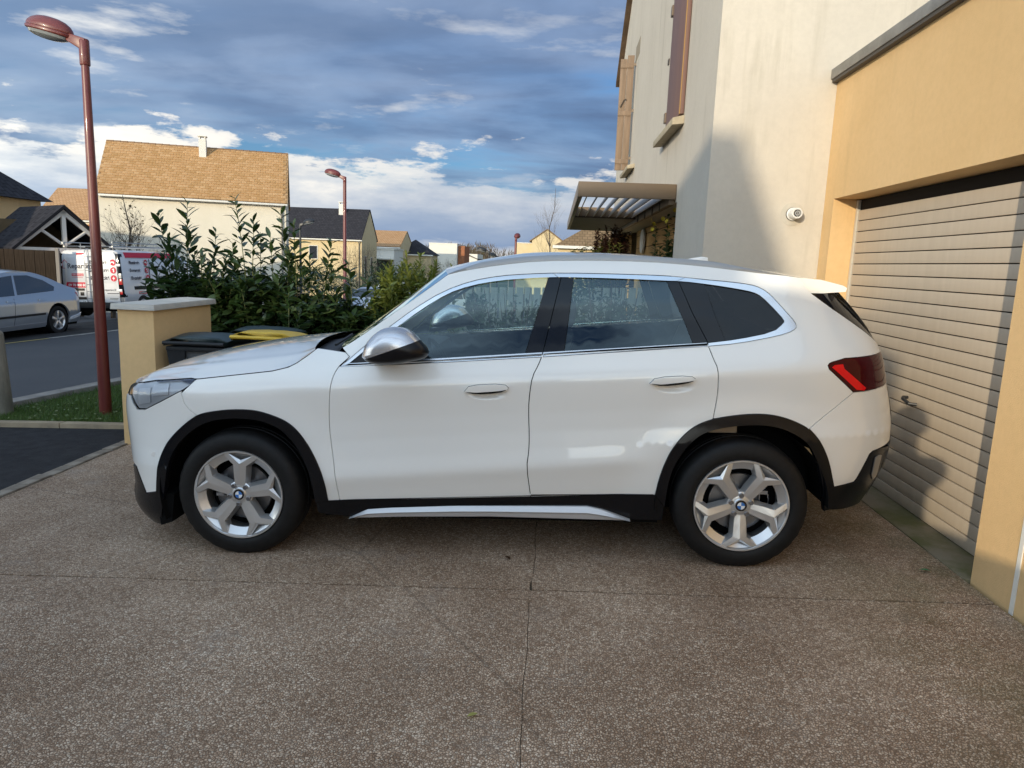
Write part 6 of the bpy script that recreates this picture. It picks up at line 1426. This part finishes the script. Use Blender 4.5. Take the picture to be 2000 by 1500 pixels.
# local x runs along the gable front, local y into the porch
W_, ZE, ZA, DP = 1.28, 1.50, 2.66, 3.4
tr_w = mat('truss_white', (.66, .62, .56), .6)
for s in (-1, 1):
    MB().hexa([(s*(W_+.15), -.25, ZE-.16), (0, -.25, ZA-.02), (0, DP, ZA-.02), (s*(W_+.15), DP, ZE-.16), (s*(W_+.15), -.25, ZE-.06), (0, -.25, ZA+.09), (0, DP, ZA+.09), (s*(W_+.15), DP, ZE-.06)]).build('roof', rt_slate, po)
    MB().hexa([(s*(W_+.02), -.12, ZE-.14), (s*.0, -.12, ZA-.20), (0, -.02, ZA-.20), (s*(W_+.02), -.02, ZE-.14), (s*(W_+.10), -.12, ZE-.10), (0, -.12, ZA-.04), (0, -.02, ZA-.04), (s*(W_+.10), -.02, ZE-.10)]).build('rafter', tr_w, po)
    MB().tube([(s*.08, -.07, ZE+.10), (s*.62, -.07, ZE+.50)], .045, 6).build('strut', tr_w, po)
    MB().box(s*W_-.06, s*W_+.06, -.12, 0, -.8, ZE-.12).build('post', tr_w, po)
MB().box(-.055, .055, -.12, -.02, ZE+.0, ZA-.1).build('king_post', tr_w, po); MB().box(-W_-.08, W_+.08, -.13, -.01, ZE-.16, ZE-.02).build('tie_beam', tr_w, po)
MB().box(-W_, W_, 2.2, 2.3, -.8, ZA-.35).build('rear_wall', mottled('porch_back', (.10, .075, .045), (.14, .10, .06), 2, .9), po); MB().box(-W_-.2, -W_-.12, -.25, DP, ZE-.26, ZE-.16).build('gutter', gut, po)
fw_m = mottled('fence_dark_wood', (.024, .017, .012), (.040, .029, .021), 3, .85, sc=(10, 10, .6)); fpost = mat('fence_post', (.24, .22, .20), .8)
fd = empty('board_fence', 'dark brown board fence with pale posts behind the silver saloon', 'fence', (0, 19.6, 0), (0, 0, R(0)))
bmesh_ = None
for i in range(36):
    x = -19.4+i*.15
    if bmesh_ is None: o = MB().box(0, .142, 0, .022, -.95, 1.40).build('board', fw_m, fd, bevel=.004); bmesh_ = o.data
    else: o = inst('board', bmesh_, fd)
    o.location = (x, .008*(i % 2), 0)
for x in (-19.45, -17.65, -15.85, -14.05): MB().box(x-.05, x+.05, -.05, .0, -1., 1.47).build('post', fpost, fd)

# ------------------------------------------------------------------ bare trees, bushes, treeline
twig_m = mat('bare_twig', (.13, .10, .075), .9)
def bare_tree(label, base, H, spread, seed, upr=.5, nb=26, r0=.07, dry=0):
    rr_ = random.Random(seed); t_ = empty('bare_tree', label, 'tree', base); tk, tw = MB(), MB()
    pts = [Vector((rr_.gauss(0, .03)*i, rr_.gauss(0, .03)*i, H*i/7)) for i in range(8)]; tk.tube(pts, [r0*(1-.85*i/7) for i in range(8)], 7)
    tips = []
    def branch(p, d, L, r, lev):
        q = [p]; dd = d.copy()
        for k in range(4):
            dd = (dd+Vector((rr_.gauss(0, .12), rr_.gauss(0, .12), .10*upr+rr_.gauss(0, .06)))).normalized(); q.append(q[-1]+dd*L/4)
        (tk if lev == 0 else tw).tube(q, [r*(1-.2*k) for k in range(5)], 4 if lev else 5, cap=False)
        if lev < 2:
            for k in range(5 if lev == 0 else 3):
                i = rr_.randrange(1, 5); a = dd.orthogonal().normalized(); a = Matrix.Rotation(rr_.uniform(0, 6.28), 3, dd) @ a
                branch(q[i], (dd*.75+a*(.65-.25*upr)).normalized(), L*.5, r*.5, lev+1)
        else: tips.append(q[-1])
    for k in range(nb):
        f = rr_.uniform(.22, .97); p = pts[int(f*7)]; a = rr_.uniform(0, 6.28)
        d = Vector((math.cos(a), math.sin(a), .35+1.6*upr)).normalized(); branch(p, d, spread*(1.15-f)*rr_.uniform(.7, 1.2), r0*.32*(1.1-f), 0)
    tk.build('trunk', bark_m, t_, True); stuff(tw.build('twigs', twig_m, t_))
    if dry:
        v_, f_ = [], []
        for p in tips[::max(1, len(tips)//dry)]:
            b = len(v_); s = rr_.uniform(.03, .06); v_ += [p+Vector((-s, 0, 0)), p+Vector((0, s, -s)), p+Vector((s, 0, 0)), p+Vector((0, -s, s*.4))]; f_.append((b, b+1, b+2, b+3))
        stuff(add('dry_leaves', v_, f_, leafmat('dry_leaf', [(.12, .10, .04), (.16, .11, .05)], .8), t_))
bare_tree('bare young tree in front of the cream wall of the big tan-roofed house', (-20.5, 33.5, -1.6), 5.6, 2.3, 3, .55, 60, .09, 90)
bare_tree('tall bare poplar with upright twigs between the red lamp and the canopy', (-.36, 48, -2.5), 9.0, 3.0, 8, 1.2, 40, .07, 0)
def bush(label, base, sx_, sy_, sz_, m, seed, n=2600, s=.05, name='bush', cat='bush', twigs=12, bare=False):
    rr_ = random.Random(seed); t_ = empty(name, label, cat, base); v_, f_ = [], []; mb = MB()
    cl = [(rr_.uniform(-.75, .75), rr_.uniform(-.6, .6), rr_.uniform(.25, .85), rr_.uniform(.18, .42)) for _ in range(16)]
    for k in range(twigs):
        a, q = rr_.uniform(-.8, .8)*sx_, rr_.uniform(-.6, .6)*sy_; mb.tube([(a*.3, q*.3, 0), (a*.7, q*.7, sz_*.55), (a*1.05, q*1.05, sz_*rr_.uniform(.85, 1.15))], [.02, .012, .004], 4, cap=False)
        if bare:
            for j in range(14):
                p = Vector((a*rr_.uniform(.4, 1), q*rr_.uniform(.4, 1), sz_*rr_.uniform(.3, .95))); mb.tube([p, p+Vector((rr_.gauss(0, .16), rr_.gauss(0, .16), rr_.uniform(.1, .45)))*sz_*.5], [.006, .002], 3, cap=False)
    for i in range(n):
        cx_, cy__, cz_, r_ = cl[rr_.randrange(16)]; d = Vector((rr_.gauss(0, 1), rr_.gauss(0, 1), rr_.gauss(0, 1))).normalized()*r_*rr_.random()**.4
        p = Vector(((cx_+d.x)*sx_, (cy__+d.y)*sy_, max(.02, (cz_+d.z)*sz_))); a = Vector((rr_.gauss(0, 1), rr_.gauss(0, 1), rr_.gauss(0, 1))).normalized(); b_ = a.orthogonal().normalized(); q = s*rr_.uniform(.6, 1.4)
        b = len(v_); v_ += [p-a*q, p+b_*q*.45, p+a*q, p-b_*q*.45]; f_.append((b, b+1, b+2, b+3))
    mb.build('stem' if not bare else 'twigs', twig_m, t_)
    stuff(add('foliage', v_, f_, m, t_)); return t_
gb = leafmat('bush_leaf_green', [(.035, .06, .025), (.05, .075, .03), (.065, .085, .04)], .7, .15)
bb = leafmat('bush_leaf_brown', [(.11, .075, .045), (.15, .11, .06), (.10, .085, .04)], .9, .15)
bush('brown half-bare bush under the eaves of the dark slate-roofed house', (-15.6, 57, -2.2), 2.2, 1.2, 4.3, bb, 1, 260, .05, twigs=34, bare=True)
bush('grey-green bush behind the parked white van, left of the sunlit shrub', (-10.6, 43, -2.6), 2.3, 1.4, 3.8, gb, 2, 5200, .08)
bush('olive bush against the white flat-roofed annex', (-13.8, 62, -2.6), 3.2, 1.4, 3.6, gb, 3, 3600, .09)
bush('brown bare bush at the foot of the white block', (-11.8, 75, -2.4), 2.6, 1.4, 3.8, bb, 4, 700, .06, twigs=30, bare=True)
bush('dark green bush under the windows of the dark slate-roofed house', (-24, 66, -2.6), 5.5, 1.3, 3.4, gb, 6, 4200, .10)
bush('green shrub in front of the picket fence, seen through the front window', (-.45, 8.9, -.08), .75, .45, 1.25, gb, 9, 2600, .035)
bush('green shrub in front of the picket fence, seen through the rear window', (.72, 8.6, -.02), .60, .45, 1.35, gb, 10, 2600, .035)
wf = empty('wire_fence', 'wire fence on thin grey posts beside the parked white estate car', 'fence', (0, 0, 0))
for k in range(5): MB().tube([(-7.4+k*1.1, 44+.6*k, -2.2), (-7.4+k*1.1, 44+.6*k, .95)], .035, 6).build('post', fpost, wf)
for z in (.2, .85): MB().tube([(-7.4, 44, z), (-3.0, 46.4, z)], .012, 4).build('wire', fpost, wf)
rr = random.Random(77); v_, f_ = [], []
for i in range(90):
    cx_, cy__ = rr.uniform(-70, 60), rr.uniform(185, 235); h_, w_ = rr.uniform(5, 9.5), rr.uniform(3, 5.5)
    for j in range(330):
        d = Vector((rr.gauss(0, 1), rr.gauss(0, 1), rr.gauss(0, 1))).normalized()*rr.random()**.35
        p = Vector((cx_+d.x*w_, cy__+d.y*w_, -3+h_*.55+d.z*h_*.5)); u = Vector((rr.gauss(0, .5), rr.gauss(0, .5), 1)).normalized(); q = rr.uniform(.4, 1.1)
        a = u.orthogonal().normalized()*.10; b = len(v_); v_ += [p-u*q-a, p-u*q+a, p+u*q]; f_.append((b, b+1, b+2))
o = stuff(add('treeline', v_, f_, leafmat('far_twigs', [(.17, .115, .085), (.20, .14, .10), (.14, .11, .07), (.20, .17, .07)], .95, .1)))
o['label'] = 'brown leafless treeline on the horizon above the car roof'

# leaves blown onto the drive
lg = leafmesh('blade', .055, .026, leafmat('green_leaf', [(.02, .20, .08), (.03, .22, .09)], .5)); lb = leafmesh('blade', .06, .022, leafmat('brown_leaf', [(.06, .03, .015), (.08, .04, .02)], .7)); ly = leafmesh('blade', .04, .02, leafmat('yellow_leaf', [(.35, .33, .08), (.3, .3, .1)], .6))
for nm, me, x, y, rz_ in (('small green leaf lying on the drive at the foot of the garage pillar', lg, 2.03, 3.62, 1.2), ('curled brown leaf lying on the drive under the car door seam', lb, -.17, 3.62, .5), ('small yellow leaf lying on the drive in the foreground', ly, -.20, 2.28, 2.0)):
    o = bpy.data.objects.new('fallen_leaf', me); COL.objects.link(o); o.location = (x, y, gz(x)+.010); o.rotation_euler = (.1, .1, rz_); tag(o, nm, 'leaf')
# ------------------------------------------------------------------ across the drive, behind the photographer: the houses whose shade lies over the scene
def simple_house(name, label, x0, x1, yr, hd_, ze, zr, wall, roof, base=-1.2):
    h_ = empty(name, label, 'house')
    pr = [(yr-hd_, base), (yr+hd_, base), (yr+hd_, ze), (yr, zr-.12), (yr-hd_, ze)]
    k = len(pr); mb = MB(); mb.put([(x0, y, z) for y, z in pr]+[(x1, y, z) for y, z in pr], [tuple(range(k)), tuple(range(2*k-1, k-1, -1))]+[(i, k+i, k+(i+1) % k, (i+1) % k) for i in range(k)])
    mb.build('wall', wall, h_)
    for s in (-1, 1):
        sl = (zr-ze)/hd_; ye = yr+s*(hd_+.35); zee = ze-.35*sl
        MB().hexa([(x0-.0, ye, zee-.02), (x1, ye, zee-.02), (x1, yr, zr-.12), (x0, yr, zr-.12), (x0, ye, zee+.12), (x1, ye, zee+.12), (x1, yr, zr), (x0, yr, zr)]).build('roof', roof, h_)
    nW = max(1, int((x1-x0)/2.2)); pane = bpy.data.materials.get('pane_dark') or mat('pane_dark', (.03, .035, .04), .1)
    fr = bpy.data.materials.get('frame_white') or mat('frame_white', (.7, .7, .68), .5)
    for i in range(nW):
        xc = x0+(i+.5)*(x1-x0)/nW
        f = MB().box(xc-.55, xc+.55, yr+hd_, yr+hd_+.04, .9, 2.2).build('window', fr, h_)
        MB().box(xc-.48, xc+.48, yr+hd_+.041, yr+hd_+.05, .97, 2.13).build('pane', pane, f)
    return h_
brown_roof = mottled('roof_plain_brown', (.17, .10, .06), (.24, .15, .09), 2, .85)
simple_house('street_house', 'cream gabled house across the drive behind the photographer', -12.3, -8.62, -15, 3.6, 3.25, 6.80, cream, brown_roof)
simple_house('street_house', 'low cream house wing between two taller gabled houses', -15.6, -12.32, -15, 2.6, 3.2, 5.25, cream, brown_roof)
simple_house('street_house', 'gabled cream house far to the left of the silver saloon', -50, -33, 22, 3.5, 3.0, 6.3, cream, brown_roof)
simple_house('street_house', 'long ochre gabled house on the sunny side of the street', -31, -15.62, -15, 4, 3.4, 7.0, ochre, brown_roof)
swall = empty('shade_wall', 'added low ochre wall behind the photographer, unseen, blocking the low sun', 'wall')  # unseen wall, added to block the low sun near the ground
MB().box(-9, .05, -3.2, -3.0, -.6, 1.42).build('wall', ochre, swall); MB().box(-9.05, .08, -3.24, -2.96, 1.421, 1.47).build('coping', kerb_m, swall)
shade_hg = empty('shade_hedge', 'added column of green hedge, unseen, shading the rear of the car', 'hedge', (-3.52, -6.0, gz(-3.5)))  # unseen hedge column, added to keep the sun off the car's rear
rows = []
for i in range(40):
    f = i/39; rows.append([(r_*math.cos(a), r_*math.sin(a), .1+3.42*f) for a in np.linspace(0, 2*math.pi, 40, endpoint=False) for r_ in [(.60*min(1, .75+f*1.2)*min(1, (1-f)*16+.35))*(1+.06*mnoise.noise(Vector((math.cos(a)*3, math.sin(a)*3, f*14))))]])
loft('crown', rows, mottled('shade_hedge_green', (.02, .045, .015), (.05, .08, .025), 14, .9, 40, .03), shade_hg, closed=True)
MB().tube([(0, 0, -.2), (0, 0, 2.6)], .07, 8).build('trunk', bark_m, shade_hg)
# ------------------------------------------------------------------ the photographer, whose shadow falls on the door
def person():
    px_, py_, g0 = -.07, -.42, gz(-.07)
    J = {'pel': (0, 0, .93, .135, .105), 'belly': (0, .01, 1.07, .140, .105), 'chest': (0, 0, 1.28, .155, .115), 'neckb': (0, 0, 1.43, .085, .08), 'neck': (0, .015, 1.50, .055, .058), 'headl': (0, .03, 1.57, .072, .085), 'head': (0, .025, 1.65, .080, .100), 'top': (0, .02, 1.72, .065, .080)}
    E = [('pel', 'belly'), ('belly', 'chest'), ('chest', 'neckb'), ('neckb', 'neck'), ('neck', 'headl'), ('headl', 'head'), ('head', 'top')]
    for s, q in ((-1, 'l'), (1, 'r')):
        J.update({q+'hip': (s*.095, 0, .86, .095, .095), q+'knee': (s*.105, .015, .49, .062, .064), q+'ank': (s*.11, -.01, .09, .043, .048), q+'toe': (s*.125, .16, .035, .042, .032),
                  q+'sh': (s*.185, 0, 1.405, .068, .068), q+'el': (s*.225, .17, 1.235, .047, .047), q+'wr': (s*.085, .36, 1.42, .033, .030), q+'pal': (s*.070, .385, 1.49, .036, .022)})
        E += [('pel', q+'hip'), (q+'hip', q+'knee'), (q+'knee', q+'ank'), (q+'ank', q+'toe'), ('chest', q+'sh'), (q+'sh', q+'el'), (q+'el', q+'wr'), (q+'wr', q+'pal')]
        for k in range(4):
            a, b = f'{q}f{k}', f'{q}g{k}'
            J[a] = (s*.062, .395, 1.525+.0-.018*k+.02, .0095, .0095); J[b] = (s*.020, .405, 1.52-.018*k+.02, .0085, .0085)
            E += [(q+'pal', a), (a, b)]
        J[q+'th'] = (s*.045, .365, 1.50, .011, .011); E += [(q+'pal', q+'th')]
    names = list(J); me = bpy.data.meshes.new('body')
    me.from_pydata([J[k][:3] for k in names], [(names.index(a), names.index(b)) for a, b in E], [])
    o = bpy.data.objects.new('body_rig', me); COL.objects.link(o)
    sk = o.modifiers.new('s', 'SKIN'); 
    if not me.skin_vertices: me.attributes.new
    for i, k in enumerate(names):
        me.skin_vertices[0].data[i].radius = J[k][3:5]; me.skin_vertices[0].data[i].use_root = (k == 'pel')
    ss = o.modifiers.new('d', 'SUBSURF'); ss.levels = 2; ss.render_levels = 2
    dg = bpy.context.evaluated_depsgraph_get(); dg.update(); m2 = bpy.data.meshes.new_from_object(o.evaluated_get(dg)); bpy.data.objects.remove(o)
    p = empty('person', 'person in dark jacket and trousers holding up a phone to photograph the car', 'person', (px_, py_, g0))
    b = bpy.data.objects.new('body', m2); COL.objects.link(b); b.parent = p
    m2.materials.clear()
    for mm in (mat('trousers', (.03, .035, .05), .8), mat('jacket', (.035, .035, .04), .7), mat('skin', (.55, .33, .24), .5), mat('shoe', (.02, .02, .02), .5)): m2.materials.append(mm)
    for f in m2.polygons:
        c = f.center; f.use_smooth = True
        f.material_index = 3 if c.z < .10 else 0 if c.z < .90 else 2 if (c.z > 1.47 and abs(c.x) < .1 and c.y < .2) or (c.y > .345) else 1
    hr = MB().lathe([(0, .13), (.05, .125), (.085, .09), (.098, .03), (.095, -.03), (.06, -.07)], 20).build('hair', mat('hair', (.03, .02, .015), .7), p, True, loc=(0, .0, 1.645)); hr.scale = (.92, 1.08, .9)
    for s in (-1, 1):
        e_ = MB().lathe([(0, .012), (.009, .008), (.012, 0), (.009, -.008), (0, -.012)], 12).build('eye', mat('eye_white', (.7, .7, .7), .2), p, True, loc=(s*.032, .122, 1.645))
    MB().hexa([(-.012, .12, 1.60), (.012, .12, 1.60), (.012, .10, 1.60), (-.012, .10, 1.60), (-.006, .128, 1.645), (.006, .128, 1.645), (.006, .11, 1.65), (-.006, .11, 1.65)]).build('nose', bpy.data.materials['skin'], p, bevel=.004)
    ph = MB().box(-.075, .075, -.004, .004, -.036, .036).build('phone', mat('phone_black', (.01, .01, .012), .15), None, bevel=.003, loc=(px_+.07, -.035, CAMH-.01))
    tag(ph, 'black smartphone held up in both hands of the photographer', 'phone')
person()
